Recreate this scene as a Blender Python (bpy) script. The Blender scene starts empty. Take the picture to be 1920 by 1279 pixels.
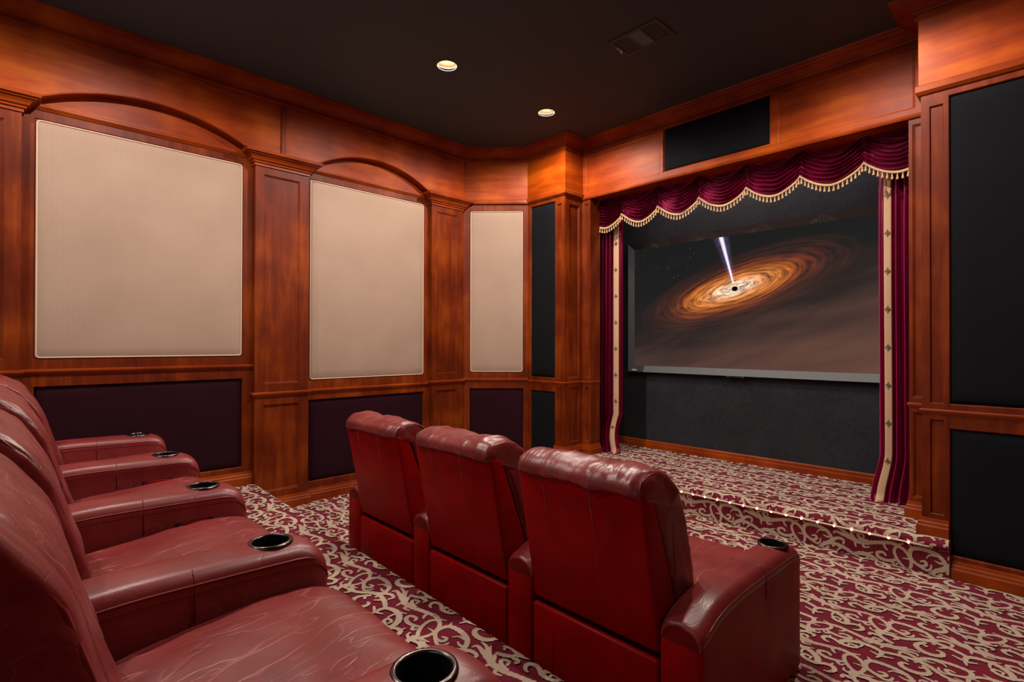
import bpy, bmesh, math, random
import numpy as np
from mathutils import Vector, Matrix, noise
random.seed(7)
scene = bpy.context.scene
C = scene.collection
PI = math.pi

# ------------------------------------------------------------------ camera
yaw, pitch, roll = math.radians(46.18), math.radians(0.315), math.radians(0.107)
fwd = Vector((-math.sin(yaw)*math.cos(pitch), math.cos(yaw)*math.cos(pitch), math.sin(pitch)))
rgt = Vector((math.cos(yaw), math.sin(yaw), 0))
upv = rgt.cross(fwd)
r2 = math.cos(roll)*rgt + math.sin(roll)*upv
u2 = -math.sin(roll)*rgt + math.cos(roll)*upv
cam = bpy.data.cameras.new('camera')
cam.sensor_width = 36.0
cam.lens = 980.9/1920*36
cam.clip_start = 0.02
camo = bpy.data.objects.new('camera', cam)
C.objects.link(camo)
m = Matrix((r2, u2, -fwd)).transposed().to_4x4()
m.translation = (0, 0, 1.44)
camo.matrix_world = m
scene.camera = camo

# ------------------------------------------------------------------ world, exposure
w = bpy.data.worlds.new('world')
scene.world = w
w.use_nodes = True
w.node_tree.nodes['Background'].inputs[0].default_value = (1.0, 0.93, 0.90, 1)
w.node_tree.nodes['Background'].inputs[1].default_value = 0.43
vs = scene.view_settings
vs.view_transform = 'Standard'
vs.look = 'None'
vs.gamma = 1
vs.use_curve_mapping = False
vs.exposure = 0.28
CAN_POWER = 112.0
CAN_COLOR = (1.0, 0.87, 0.77)

# ------------------------------------------------------------------ helpers
def put(name, me, parent=None):
    o = bpy.data.objects.new(name, me)
    C.objects.link(o)
    if parent is not None:
        o.parent = parent
    return o

def mk(name, verts, faces, mat=None, parent=None, smooth=False, bevel=0, mats=None, fm=None, seg=2):
    me = bpy.data.meshes.new(name)
    me.from_pydata([tuple(v) for v in verts], [], faces)
    if bevel:
        bm = bmesh.new(); bm.from_mesh(me)
        bmesh.ops.remove_doubles(bm, verts=bm.verts, dist=1e-5)
        bmesh.ops.recalc_face_normals(bm, faces=bm.faces)
        es = [e for e in bm.edges if len(e.link_faces) == 2 and e.calc_face_angle(0) > 0.6]
        bmesh.ops.bevel(bm, geom=es, offset=bevel, segments=seg, affect='EDGES', profile=0.5, clamp_overlap=True)
        bm.to_mesh(me); bm.free()
    for mm in (mats or ([mat] if mat else [])):
        me.materials.append(mm)
    if fm:
        me.polygons.foreach_set('material_index', fm)
    if smooth:
        me.polygons.foreach_set('use_smooth', [True]*len(me.polygons))
    me.update()
    return put(name, me, parent)

def tag(o, label=None, cat=None, group=None, kind=None):
    if label: o['label'] = label
    if cat: o['category'] = cat
    if group: o['group'] = group
    if kind: o['kind'] = kind
    return o

def empty(name, loc=(0, 0, 0), rz=0):
    o = bpy.data.objects.new(name, None)
    C.objects.link(o)
    o.location = loc
    o.rotation_euler = (0, 0, rz)
    o.empty_display_size = 0.1
    return o

class MB:
    def __init__(s): s.v = []; s.f = []; s.m = []
    def add(s, vs_, fs_, mi=0):
        b = len(s.v)
        s.v += [tuple(v) for v in vs_]
        s.f += [tuple(i+b for i in f) for f in fs_]
        s.m += [mi]*len(fs_)
    def box(s, x0, x1, y0, y1, z0, z1, mi=0):
        s.add([(x0,y0,z0),(x1,y0,z0),(x1,y1,z0),(x0,y1,z0),(x0,y0,z1),(x1,y0,z1),(x1,y1,z1),(x0,y1,z1)],
              [(0,3,2,1),(4,5,6,7),(0,1,5,4),(1,2,6,5),(2,3,7,6),(3,0,4,7)], mi)
    def tube(s, pts, r, n=8, closed=False, mi=0):
        pts = [Vector(p) for p in pts]; N = len(pts); rings = []
        ref = None
        for i in range(N):
            if closed: t = pts[(i+1) % N]-pts[i-1]
            else: t = pts[min(i+1, N-1)]-pts[max(i-1, 0)]
            t.normalize()
            if ref is None:
                ref = Vector((0,0,1)) if abs(t.z) < 0.9 else Vector((1,0,0))
            a = t.cross(ref).normalized(); b = a.cross(t).normalized(); ref = b
            rings.append([pts[i]+a*(r*math.cos(2*PI*k/n))+b*(r*math.sin(2*PI*k/n)) for k in range(n)])
        vv = [p for q in rings for p in q]; ff = []
        for i in range(N if closed else N-1):
            j = (i+1) % N
            for k in range(n):
                ff.append((i*n+k, i*n+(k+1) % n, j*n+(k+1) % n, j*n+k))
        if not closed:
            ff.append(tuple(range(n-1, -1, -1))); ff.append(tuple((N-1)*n+k for k in range(n)))
        s.add(vv, ff, mi)
    def lathe(s, prof, cx, cy, n=24, mi=0, cap0=False, cap1=False):
        vv = []; ff = []
        for (r, z) in prof:
            for k in range(n):
                vv.append((cx+r*math.cos(2*PI*k/n), cy+r*math.sin(2*PI*k/n), z))
        for i in range(len(prof)-1):
            for k in range(n):
                ff.append((i*n+k, i*n+(k+1) % n, (i+1)*n+(k+1) % n, (i+1)*n+k))
        if cap0: ff.append(tuple(range(n-1, -1, -1)))
        if cap1: ff.append(tuple((len(prof)-1)*n+k for k in range(n)))
        s.add(vv, ff, mi)
    def build(s, name, mat=None, parent=None, smooth=False, bevel=0, mats=None, seg=2):
        return mk(name, s.v, s.f, mat, parent, smooth, bevel, mats, s.m if (mats and not bevel) else None, seg)

class Frame:
    """local wall frame: u along the wall, v up, w out of the wall into the room"""
    def __init__(s, o, u, w):
        s.o = Vector(o); s.u = Vector(u).normalized(); s.w = Vector(w).normalized(); s.z = Vector((0,0,1))
    def __call__(s, u, v, w=0.0):
        return s.o+s.u*u+s.z*v+s.w*w

BEAD = [(0, 0), (0.004, -0.0015), (0.007, -0.007), (0.012, -0.008), (0.016, -0.013)]
def slab(fr, name, u0, u1, v0, v1, holes, thick, mat, parent, w0=0.0, bead=BEAD):
    """board with rectangular openings whose edges carry a moulded bead"""
    us = sorted({u0, u1, *[h[0] for h in holes], *[h[1] for h in holes]})
    vs_ = sorted({v0, v1, *[h[2] for h in holes], *[h[3] for h in holes]})
    b = MB()
    for i in range(len(us)-1):
        for j in range(len(vs_)-1):
            cu = (us[i]+us[i+1])/2; cv = (vs_[j]+vs_[j+1])/2
            if any(h[0] < cu < h[1] and h[2] < cv < h[3] for h in holes): continue
            b.add([fr(us[i],vs_[j],w0),fr(us[i+1],vs_[j],w0),fr(us[i+1],vs_[j+1],w0),fr(us[i],vs_[j+1],w0)], [(0,1,2,3)])
    for h in holes:
        rings = []
        for (d, dw) in bead+[(bead[-1][0], -thick)]:
            rings.append([fr(h[0]+d,h[2]+d,w0+dw),fr(h[1]-d,h[2]+d,w0+dw),fr(h[1]-d,h[3]-d,w0+dw),fr(h[0]+d,h[3]-d,w0+dw)])
        vv = [p for r in rings for p in r]; ff = []
        for i in range(len(rings)-1):
            for k in range(4):
                ff.append((i*4+k, i*4+(k+1) % 4, (i+1)*4+(k+1) % 4, (i+1)*4+k))
        b.add(vv, ff)
    a = [fr(u0,v0,w0),fr(u1,v0,w0),fr(u1,v1,w0),fr(u0,v1,w0)]
    c = [fr(u0,v0,w0-thick),fr(u1,v0,w0-thick),fr(u1,v1,w0-thick),fr(u0,v1,w0-thick)]
    b.add(a+c, [(1,0,4,5),(2,1,5,6),(3,2,6,7),(0,3,7,4),(4,7,6,5)])
    return b.build(name, mat, parent)

def panel(fr, name, r, w0, thick, mat, parent, bevel=0.004):
    b = MB()
    u0, u1, v0, v1 = r
    p = [fr(u0,v0,w0),fr(u1,v0,w0),fr(u1,v1,w0),fr(u0,v1,w0)]
    q = [fr(u0,v0,w0-thick),fr(u1,v0,w0-thick),fr(u1,v1,w0-thick),fr(u0,v1,w0-thick)]
    b.add(p+q, [(0,1,2,3),(1,0,4,5),(2,1,5,6),(3,2,6,7),(0,3,7,4),(4,7,6,5)])
    return b.build(name, mat, parent, bevel=bevel)

def shrink(h, d): return (h[0]+d, h[1]-d, h[2]+d, h[3]-d)

def sweep(name, prof, path, mat, parent, side=1, cap=True):
    """profile [(out,z)] carried along a plan path with mitred corners; out goes to the right of travel for side=1"""
    P2 = [Vector((p[0], p[1])) for p in path]
    N = len(P2); offs = []
    def nrm(a, b):
        d = (b-a).normalized(); return Vector((d.y, -d.x))*side
    for i in range(N):
        if i == 0: offs.append(nrm(P2[0], P2[1]))
        elif i == N-1: offs.append(nrm(P2[-2], P2[-1]))
        else:
            a = nrm(P2[i-1], P2[i]); c = nrm(P2[i], P2[i+1]); mm = a+c
            offs.append(mm/max(1e-6, mm.dot(a)))
    b = MB(); n = len(prof); vv = []
    for i in range(N):
        for (o, z) in prof:
            q = P2[i]+offs[i]*o
            vv.append((q.x, q.y, z))
    ff = []
    for i in range(N-1):
        for k in range(n):
            k2 = (k+1) % n
            ff.append((i*n+k, (i+1)*n+k, (i+1)*n+k2, i*n+k2) if side > 0 else (i*n+k, i*n+k2, (i+1)*n+k2, (i+1)*n+k))
    if cap:
        ff.append(tuple(range(n))); ff.append(tuple((N-1)*n+k for k in range(n-1, -1, -1)))
    b.add(vv, ff)
    return b.build(name, mat, parent)

# ------------------------------------------------------------------ materials
def newmat(name):
    mt = bpy.data.materials.new(name); mt.use_nodes = True
    nt = mt.node_tree; bs = nt.nodes['Principled BSDF']
    return mt, nt, bs
def nd(nt, typ, **k):
    n = nt.nodes.new(typ)
    for a, b in k.items():
        if a.startswith('i_'): n.inputs[a[2:].replace('_', ' ')].default_value = b
        else: setattr(n, a, b)
    return n
def ramp(nt, stops, src, interp='LINEAR'):
    r = nt.nodes.new('ShaderNodeValToRGB'); r.color_ramp.interpolation = interp
    e = r.color_ramp.elements
    while len(e) < len(stops): e.new(0.5)
    for el, (p, c) in zip(e, stops):
        el.position = p; el.color = (*c, 1) if len(c) == 3 else c
    nt.links.new(src, r.inputs[0])
    return r
def mathn(nt, op, a, b=None, c=None, clamp=False):
    n = nt.nodes.new('ShaderNodeMath'); n.operation = op; n.use_clamp = clamp
    for i, v in enumerate((a, b, c)):
        if v is None: continue
        if isinstance(v, (int, float)): n.inputs[i].default_value = v
        else: nt.links.new(v, n.inputs[i])
    return n.outputs[0]
def pos(nt, scale=(1, 1, 1), coord='Geometry'):
    if coord == 'Geometry':
        s = nt.nodes.new('ShaderNodeNewGeometry').outputs['Position']
    else:
        s = nt.nodes.new('ShaderNodeTexCoord').outputs[coord]
    mp = nt.nodes.new('ShaderNodeMapping'); mp.inputs['Scale'].default_value = scale
    nt.links.new(s, mp.inputs[0])
    return mp.outputs[0]
def bump(nt, bs, h, strength, dist=0.01):
    b = nd(nt, 'ShaderNodeBump'); b.inputs['Strength'].default_value = strength; b.inputs['Distance'].default_value = dist
    nt.links.new(h, b.inputs['Height']); nt.links.new(b.outputs[0], bs.inputs['Normal'])

def wood(name, sc, dark, mid, light, rough=0.46):
    mt, nt, bs = newmat(name)
    n1 = nd(nt, 'ShaderNodeTexNoise', i_Scale=1.0, i_Detail=6.0, i_Roughness=0.6, i_Distortion=0.4)
    nt.links.new(pos(nt, sc), n1.inputs['Vector'])
    n2 = nd(nt, 'ShaderNodeTexNoise', i_Scale=2.2, i_Detail=3.0, i_Roughness=0.55)
    nt.links.new(pos(nt), n2.inputs['Vector'])
    mx = mathn(nt, 'ADD', mathn(nt, 'MULTIPLY', n1.outputs[0], 0.45), mathn(nt, 'MULTIPLY', n2.outputs[0], 0.55))
    r = ramp(nt, [(0.34, dark), (0.5, mid), (0.64, light)], mx)
    nt.links.new(r.outputs[0], bs.inputs['Base Color'])
    bs.inputs['Roughness'].default_value = rough
    bs.inputs['Specular IOR Level'].default_value = 0.15
    bs.inputs['Coat Weight'].default_value = 0.0
    bs.inputs['Coat Roughness'].default_value = 0.25
    bump(nt, bs, n1.outputs[0], 0.04)
    return mt
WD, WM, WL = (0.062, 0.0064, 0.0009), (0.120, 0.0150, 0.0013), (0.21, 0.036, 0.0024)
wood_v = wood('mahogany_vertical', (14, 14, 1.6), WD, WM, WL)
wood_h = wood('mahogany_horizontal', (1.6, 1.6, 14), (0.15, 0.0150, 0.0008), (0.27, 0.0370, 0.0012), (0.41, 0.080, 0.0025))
wood_trim = wood('mahogany_moulding', (3, 3, 3), (0.125, 0.0140, 0.0015), (0.20, 0.0280, 0.0022), (0.30, 0.052, 0.0040), 0.40)

def cloth(name, col, col2, rough=0.9, sheen=0.0, sheen_tint=(1, 1, 1), stripe=0, fine=900.0, bstr=0.15, spec=0.2):
    mt, nt, bs = newmat(name)
    n = nd(nt, 'ShaderNodeTexNoise', i_Scale=fine, i_Detail=1.0)
    nt.links.new(pos(nt), n.inputs['Vector'])
    n2 = nd(nt, 'ShaderNodeTexNoise', i_Scale=3.0, i_Detail=4.0)
    nt.links.new(pos(nt), n2.inputs['Vector'])
    f = mathn(nt, 'ADD', mathn(nt, 'MULTIPLY', n.outputs[0], 0.5), mathn(nt, 'MULTIPLY', n2.outputs[0], 0.5))
    if stripe:
        sep = nd(nt, 'ShaderNodeSeparateXYZ'); nt.links.new(pos(nt), sep.inputs[0])
        # woven herringbone: bands across the panel, chevrons within each band
        a = mathn(nt, 'ADD', sep.outputs[0], sep.outputs[1])
        band = mathn(nt, 'PINGPONG', a, 0.5/stripe)
        zz = mathn(nt, 'ADD', mathn(nt, 'MULTIPLY', sep.outputs[2], 1.0), band)
        chev = mathn(nt, 'SINE', mathn(nt, 'MULTIPLY', zz, 2*PI*stripe*3))
        bs_ = mathn(nt, 'SINE', mathn(nt, 'MULTIPLY', a, 2*PI*stripe))
        f = mathn(nt, 'ADD', f, mathn(nt, 'ADD', mathn(nt, 'MULTIPLY', chev, 0.09), mathn(nt, 'MULTIPLY', bs_, 0.025)))
    r = ramp(nt, [(0.25, col), (0.75, col2)], f)
    nt.links.new(r.outputs[0], bs.inputs['Base Color'])
    bs.inputs['Roughness'].default_value = rough
    bs.inputs['Specular IOR Level'].default_value = spec
    bs.inputs['Sheen Weight'].default_value = sheen
    bs.inputs['Sheen Roughness'].default_value = 0.35
    bs.inputs['Sheen Tint'].default_value = (*sheen_tint, 1)
    bump(nt, bs, f, bstr, 0.002)
    return mt
fab_beige = cloth('beige_herringbone', (0.275, 0.188, 0.139), (0.35, 0.248, 0.188), stripe=34, fine=500)
fab_pipe = cloth('beige_piping', (0.45, 0.31, 0.22), (0.55, 0.4, 0.29))
vel_maroon = cloth('maroon_velvet', (0.013, 0.0018, 0.004), (0.022, 0.0035, 0.008), sheen=0.05, sheen_tint=(0.7, 0.2, 0.4), fine=60, spec=0.1)
vel_black = cloth('black_velvet', (0.010, 0.010, 0.013), (0.024, 0.024, 0.029), sheen=0.08, sheen_tint=(0.7, 0.7, 0.9), fine=40)
fab_speaker = cloth('speaker_cloth', (0.0020, 0.0024, 0.0036), (0.0038, 0.0044, 0.0062), sheen=0.02, sheen_tint=(0.6, 0.7, 0.9), fine=1200, spec=0.15)
vel_red = cloth('crimson_velvet', (0.036, 0.0003, 0.0045), (0.072, 0.0006, 0.009), rough=0.30, sheen=0.9, sheen_tint=(1.0, 0.04, 0.24), fine=300, spec=0.6)
vel_red.node_tree.nodes['Principled BSDF'].inputs['Specular Tint'].default_value = (1.0, 0.12, 0.36, 1)
fab_gold = cloth('gold_braid', (0.42, 0.25, 0.12), (0.62, 0.42, 0.24), fine=300)
bronze = cloth('dark_thread', (0.05, 0.035, 0.02), (0.10, 0.07, 0.045), fine=400)
carpet_red = cloth('burgundy_carpet', (0.088, 0.0075, 0.016), (0.20, 0.021, 0.040), fine=260, bstr=0.6, spec=0.05, sheen=0.05)
carpet_tan = cloth('tan_carpet', (0.33, 0.245, 0.178), (0.53, 0.420, 0.322), fine=260, bstr=0.6, spec=0.05, sheen=0.05)

def leather(name, lo, hi, crease, rough, crease_amt, vs_=7.0, wear=0.0, bstr=0.25):
    mt, nt, bs = newmat(name)
    tc = nt.nodes.new('ShaderNodeTexCoord').outputs['Object']
    n = nd(nt, 'ShaderNodeTexNoise', i_Scale=5.0, i_Detail=5.0, i_Roughness=0.6)
    nt.links.new(tc, n.inputs['Vector'])
    base = ramp(nt, [(0.3, lo), (0.7, hi)], n.outputs[0])
    # long wispy creases: thin contour lines of stretched noise
    def lines(rot, scl, f, thr):
        mp = nd(nt, 'ShaderNodeMapping'); mp.inputs['Scale'].default_value = scl; mp.inputs['Rotation'].default_value = rot
        nt.links.new(tc, mp.inputs[0])
        q = nd(nt, 'ShaderNodeTexNoise', i_Scale=f, i_Detail=2.5, i_Roughness=0.5, i_Distortion=0.3); nt.links.new(mp.outputs[0], q.inputs['Vector'])
        d = mathn(nt, 'ABSOLUTE', mathn(nt, 'SUBTRACT', q.outputs[0], 0.5))
        return mathn(nt, 'SUBTRACT', 1.0, mathn(nt, 'DIVIDE', d, thr), clamp=True)
    l1 = lines((0, 0, 0.6), (1.0, 0.35, 0.6), vs_, 0.010); l2 = lines((0.3, 0, -0.5), (1.0, 0.4, 0.8), vs_*1.9, 0.012)
    crs = mathn(nt, 'MAXIMUM', l1, mathn(nt, 'MULTIPLY', l2, 0.6))
    gate = nd(nt, 'ShaderNodeTexNoise', i_Scale=4.0, i_Detail=1.0); nt.links.new(tc, gate.inputs['Vector'])
    gr = ramp(nt, [(0.42, (0, 0, 0)), (0.60, (1, 1, 1))], gate.outputs[0])
    fac = mathn(nt, 'MULTIPLY', mathn(nt, 'MULTIPLY', crs, gr.outputs[0]), crease_amt)
    mx = nd(nt, 'ShaderNodeMix', data_type='RGBA')
    nt.links.new(fac, mx.inputs[0]); nt.links.new(base.outputs[0], mx.inputs[6]); mx.inputs[7].default_value = (*crease, 1)
    nt.links.new(mx.outputs[2], bs.inputs['Base Color'])
    fn = nd(nt, 'ShaderNodeTexVoronoi', i_Scale=420.0); nt.links.new(tc, fn.inputs['Vector'])
    h = mathn(nt, 'ADD', mathn(nt, 'MULTIPLY', fn.outputs['Distance'], 0.10), mathn(nt, 'MULTIPLY', crs, -0.3))
    h = mathn(nt, 'ADD', h, mathn(nt, 'MULTIPLY', n.outputs[0], 0.8))
    bump(nt, bs, h, bstr, 0.006)
    rr = ramp(nt, [(0.3, (rough-0.06,)*3), (0.7, (rough+0.08,)*3)], gate.outputs[0])
    nt.links.new(rr.outputs[0], bs.inputs['Roughness'])
    bs.inputs['Specular IOR Level'].default_value = 0.5 if wear else 0.07
    bs.inputs['Sheen Weight'].default_value = wear
    bs.inputs['Sheen Tint'].default_value = (1.0, 0.7, 0.68, 1)
    bs.inputs['Sheen Roughness'].default_value = 0.6
    return mt
lea_worn = leather('worn_red_leather', (0.122, 0.0062, 0.0066), (0.200, 0.0170, 0.0165), (0.36, 0.10, 0.092), 0.35, 0.6, vs_=6.0, wear=0.05)
lea_back = leather('deep_red_vinyl', (0.175, 0.0007, 0.0009), (0.290, 0.0013, 0.0014), (0.16, 0.02, 0.018), 0.40, 0.2, vs_=4.0, bstr=0.06)

lea_arm = leather('smooth_red_leather', (0.128, 0.0072, 0.0076), (0.200, 0.0175, 0.0168), (0.30, 0.075, 0.066), 0.38, 0.18, vs_=9.0, wear=0.03, bstr=0.12)

def plain(name, col, rough=0.5, metal=0.0, emit=0.0, ecol=None, spec=0.5):
    mt, nt, bs = newmat(name)
    n = nd(nt, 'ShaderNodeTexNoise', i_Scale=40.0, i_Detail=2.0)
    nt.links.new(pos(nt), n.inputs['Vector'])
    r = ramp(nt, [(0.2, tuple(c*0.92 for c in col)), (0.8, tuple(min(1, c*1.08) for c in col))], n.outputs[0])
    nt.links.new(r.outputs[0], bs.inputs['Base Color'])
    bs.inputs['Roughness'].default_value = rough; bs.inputs['Metallic'].default_value = metal
    bs.inputs['Specular IOR Level'].default_value = spec
    if emit:
        bs.inputs['Emission Color'].default_value = (*(ecol or col), 1); bs.inputs['Emission Strength'].default_value = emit
    return mt
ceil_mat = plain('matt_black_paint', (0.026, 0.036, 0.043), 0.7)
dark_plastic = plain('black_plastic', (0.006, 0.006, 0.006), 0.35)
grey_frame = plain('charcoal_frame', (0.068, 0.072, 0.077), 0.55)
vent_metal = plain('black_vent_metal', (0.028, 0.030, 0.032), 0.45)
vent_slat = plain('grey_vent_slat', (0.62, 0.62, 0.64), 0.4)
chrome = plain('dark_chrome', (0.10, 0.085, 0.08), 0.25, 1.0)
plate_mat = plain('silver_plate', (0.75, 0.75, 0.75), 0.4)
lamp_glass = plain('lamp_glass', (1, 0.9, 0.75), 0.5, emit=7.0, ecol=(1, 0.84, 0.64))
reflector_mat = plain('can_reflector', (0.8, 0.58, 0.36), 0.4)
bulb_mat = plain('rope_bulb', (1, 0.8, 0.6), 0.4, emit=12.0, ecol=(1, 0.52, 0.30))
rope_mat = plain('rope_tube', (0.55, 0.36, 0.30), 0.3, emit=0.12, ecol=(1, 0.6, 0.45))
# ================================================================== room shell
CEIL = 3.64
PLAT = 0.25
STAGE = 0.235
XL, XR, YB = -4.80, 0.52, -1.80
BAY, PIL, FRZ = -4.74, -4.68, -4.665          # bay panelling, pilaster and frieze faces of the left wall
YBL, YBR, YH = 4.26, 4.20, 4.554             # faces of the left block, right block and header
XB0, XB1 = -3.63, -0.60                       # inner edges of the two blocks
XO0, XO1 = -3.516, -0.72                      # curtain opening
YS = 5.36                                     # wall behind the screen

def struct(o): o['kind'] = 'structure'; return o

# floor slabs (carpet ground); the woven scrolls are added below
b = MB(); b.box(XL, XR, 1.36, 5.4, -0.06, 0.0)
floor = struct(b.build('floor', carpet_red))
def nose_profile(y0, top, sgn):
    """riser, bull-nose and tread as (y,z); sgn +1: riser faces +y, -1: riser faces -y"""
    pr = [(0, 0), (0, top-0.068)]
    for a in np.linspace(-PI/2, PI/2, 9):
        pr.append((0.008+0.032*math.cos(a), top-0.032+0.032*math.sin(a)))
    return [(y0+sgn*p[0], p[1]) for p in pr]
def tread(name, x0, x1, prof, yback, mat, skew=0.0):
    b = MB(); n = len(prof)
    pr = prof+[(yback, prof[-1][1]), (yback, 0.0)]
    vv = [(x0, y, z) for y, z in pr]+[(x1, y+(skew if i < n else 0), z) for i, (y, z) in enumerate(pr)]
    k = len(pr)
    ff = [(i, (i+1) % k, k+(i+1) % k, k+i) for i in range(k)]
    ff += [tuple(range(k)), tuple(range(2*k-1, k-1, -1))]
    b.add(vv, ff)
    return b.build(name, mat)
plat_prof = nose_profile(1.475, PLAT, +1)
SKEW = -0.125
platform = struct(tread('floor_platform', XL, XR, plat_prof, YB, carpet_red, SKEW))
tag(platform, 'raised carpeted platform under the back row')
stage_prof = nose_profile(4.168, STAGE, -1)
stage = struct(tread('floor_stage', -3.775, -0.458, stage_prof, YS, carpet_red))
tag(stage, 'low carpeted stage step below the screen')

# --- carpet scrolls: ribbons of tan pile in a 0.62 x 0.48 m repeat
STROKES = [([17, 30, 30, 27, 24, 23, 24, 25], [[236, 244], [308, 226], [372, 210], [420, 215], [465, 229], [515, 243], [554, 250], [594, 238]]), ([19, 14, 8], [[280, 236], [229, 243], [219, 224]]), ([19, 16, 9], [[300, 231], [262, 265], [218, 275]]), ([19, 15, 9], [[331, 224], [291, 254], [268, 281]]), ([19, 16, 9], [[350, 219], [324, 254], [327, 272]]), ([18, 16, 8], [[377, 209], [349, 195], [353, 169]]), ([18, 15, 8], [[391, 205], [400, 182], [430, 189]]), ([21, 18, 16, 15, 12], [[421, 224], [377, 235], [364, 258], [390, 266], [399, 247]]), ([20, 17, 15, 10], [[538, 252], [513, 237], [516, 214], [530, 198]]), ([14, 9], [[576, 243], [614, 262]]), ([19, 19, 19, 18, 16], [[584, 243], [626, 217], [653, 172], [655, 133], [643, 96]]), ([16, 17, 17, 18, 19], [[587, 241], [567, 209], [577, 165], [606, 122], [641, 93]]), ([12, 6], [[644, 172], [611, 169]]), ([16, 19, 21, 21, 19, 16, 14], [[585, 152], [547, 134], [512, 129], [479, 142], [475, 166], [506, 176], [521, 161]]), ([16, 15, 8], [[550, 137], [572, 112], [585, 129]]), ([10, 16, 18, 18, 18, 19, 22, 25, 26, 26, 24, 22, 20, 16], [[703, 175], [724, 181], [733, 164], [716, 148], [690, 150], [659, 173], [649, 209], [661, 243], [703, 255], [749, 252], [791, 237], [819, 208], [833, 173], [837, 137]]), ([16, 9], [[666, 242], [645, 266]]), ([15, 11, 7], [[778, 232], [748, 226], [734, 204]]), ([17, 13, 7], [[818, 194], [795, 192], [775, 200]]), ([17, 15, 13, 10], [[695, 146], [734, 128], [754, 143], [757, 167]]), ([25, 23, 20, 16, 13], [[196, 162], [221, 187], [250, 202], [280, 196], [279, 169]]), ([30, 26, 22, 22, 23, 20], [[211, 163], [164, 141], [133, 109], [91, 85], [37, 98], [0, 84]]), ([19, 16, 10], [[74, 88], [86, 67], [76, 46]]), ([18, 22, 27, 29, 27, 24, 18, 12], [[186, 124], [160, 76], [172, 41], [201, 22], [237, 25], [260, 49], [256, 79], [237, 84]]), ([15, 11], [[196, 89], [169, 113]]), ([24, 24, 22], [[219, 159], [281, 146], [338, 119]]), ([16, 11], [[269, 146], [242, 116]]), ([23, 21, 18, 11], [[345, 120], [337, 94], [337, 68], [294, 85]]), ([17, 9], [[337, 68], [347, 32]]), ([15, 9], [[351, 67], [378, 81]]), ([22, 27, 29, 30, 28, 24, 21, 18, 16, 13, 10], [[340, 115], [374, 133], [422, 136], [466, 114], [493, 77], [493, 46], [461, 43], [433, 60], [434, 80], [463, 78], [463, 59]]), ([17, 14, 9], [[430, 133], [418, 115], [421, 83]]), ([16, 8], [[409, 140], [451, 160]]), ([18, 21, 23, 21, 16, 9], [[491, 38], [525, 66], [555, 66], [568, 41], [553, 14], [536, 9]]), ([14, 7], [[548, 67], [547, 95]]), ([15, 20, 23, 22, 18], [[604, 12], [606, 32], [642, 37], [627, 64], [637, 100]]), ([18, 13, 7], [[634, 62], [657, 96], [699, 110]]), ([21, 24, 19], [[638, 38], [668, 13], [698, 0]]), ([17, 15, 11], [[642, 66], [682, 74], [712, 59]]), ([15, 12, 8], [[626, 63], [598, 73], [591, 91]])]
TX, TY = 0.62, 0.48
def cat(c, wd, n):
    c = np.array(c, float); P0 = np.vstack([2*c[0]-c[1], c, 2*c[-1]-c[-2]]); r = []; rw = []
    for i in range(len(c)-1):
        p0, p1, p2, p3 = P0[i:i+4]
        for t in np.arange(n)/n:
            r.append(.5*((2*p1)+(-p0+p2)*t+(2*p0-5*p1+4*p2-p3)*t*t+(-p0+3*p1-3*p2+p3)*t**3)); rw.append(wd[i]*(1-t)+wd[i+1]*t)
    r.append(c[-1]); rw.append(wd[-1])
    return np.array(r), np.array(rw)
TILE = []
for i, (wd, c) in enumerate(STROKES):
    for v in (0, 1):
        cc = np.array(c)/1000.0; ww = np.array(wd)/1000.0
        if v:
            cc = np.stack([1.02-cc[:, 0], cc[:, 1]*0.82+0.265], 1); ww = ww*0.95
        r, rw = cat(cc, ww, 4)
        d = np.gradient(r, axis=0); d /= (np.linalg.norm(d, axis=1)[:, None]+1e-9)
        nn = np.stack([-d[:, 1], d[:, 0]], 1)
        # rounded ends
        r = np.vstack([r[0]-d[0]*rw[0]*0.38, r, r[-1]+d[-1]*rw[-1]*0.38]); nn = np.vstack([nn[0], nn, nn[-1]])
        rw = np.concatenate([[rw[0]*0.5], rw, [rw[-1]*0.5]])
        jit = 1+0.10*np.where(np.arange(len(rw)) % 2, 1, -1)
        TILE.append((r+nn*(rw*jit/2)[:, None], r-nn*(rw*jit/2)[:, None], 2*i+v))
def scrolls(name, parent, ox, oy, u0, u1, v0, v1, fn):
    """lay the repeat over u0..u1, v0..v1; fn(u,v,h) gives the 3-D point h above the pile"""
    V = []; F = []
    for i in range(int((u0-ox)/TX)-3, int((u1-ox)/TX)+2):
        for j in range(int((v0-oy)/TY)-3, int((v1-oy)/TY)+2):
            for L, R, k in TILE:
                a = L+[ox+i*TX, oy+j*TY]; c = R+[ox+i*TX, oy+j*TY]
                lo = np.minimum(a, c).min(0); hi = np.maximum(a, c).max(0)
                if hi[0] < u0 or lo[0] > u1 or hi[1] < v0 or lo[1] > v1: continue
                h = 0.0012+0.00006*k
                base = len(V); n = len(a)
                ins = []
                for q in range(n):
                    p0 = (min(max(a[q][0], u0), u1), min(max(a[q][1], v0), v1)); p1 = (min(max(c[q][0], u0), u1), min(max(c[q][1], v0), v1))
                    V.append(fn(p0[0], p0[1], h)); V.append(fn(p1[0], p1[1], h))
                    ins.append(u0 <= a[q][0] <= u1 and v0 <= a[q][1] <= v1 or u0 <= c[q][0] <= u1 and v0 <= c[q][1] <= v1)
                for q in range(n-1):
                    if ins[q] or ins[q+1]:
                        F.append((base+2*q, base+2*q+1, base+2*q+3, base+2*q+2))
    o = mk(name, V, F, carpet_tan, parent)
    o['kind'] = 'stuff'; o['label'] = 'tan scrolling vine pattern of the carpet'
    return o
OV = (0.611, 0.169)
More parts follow.
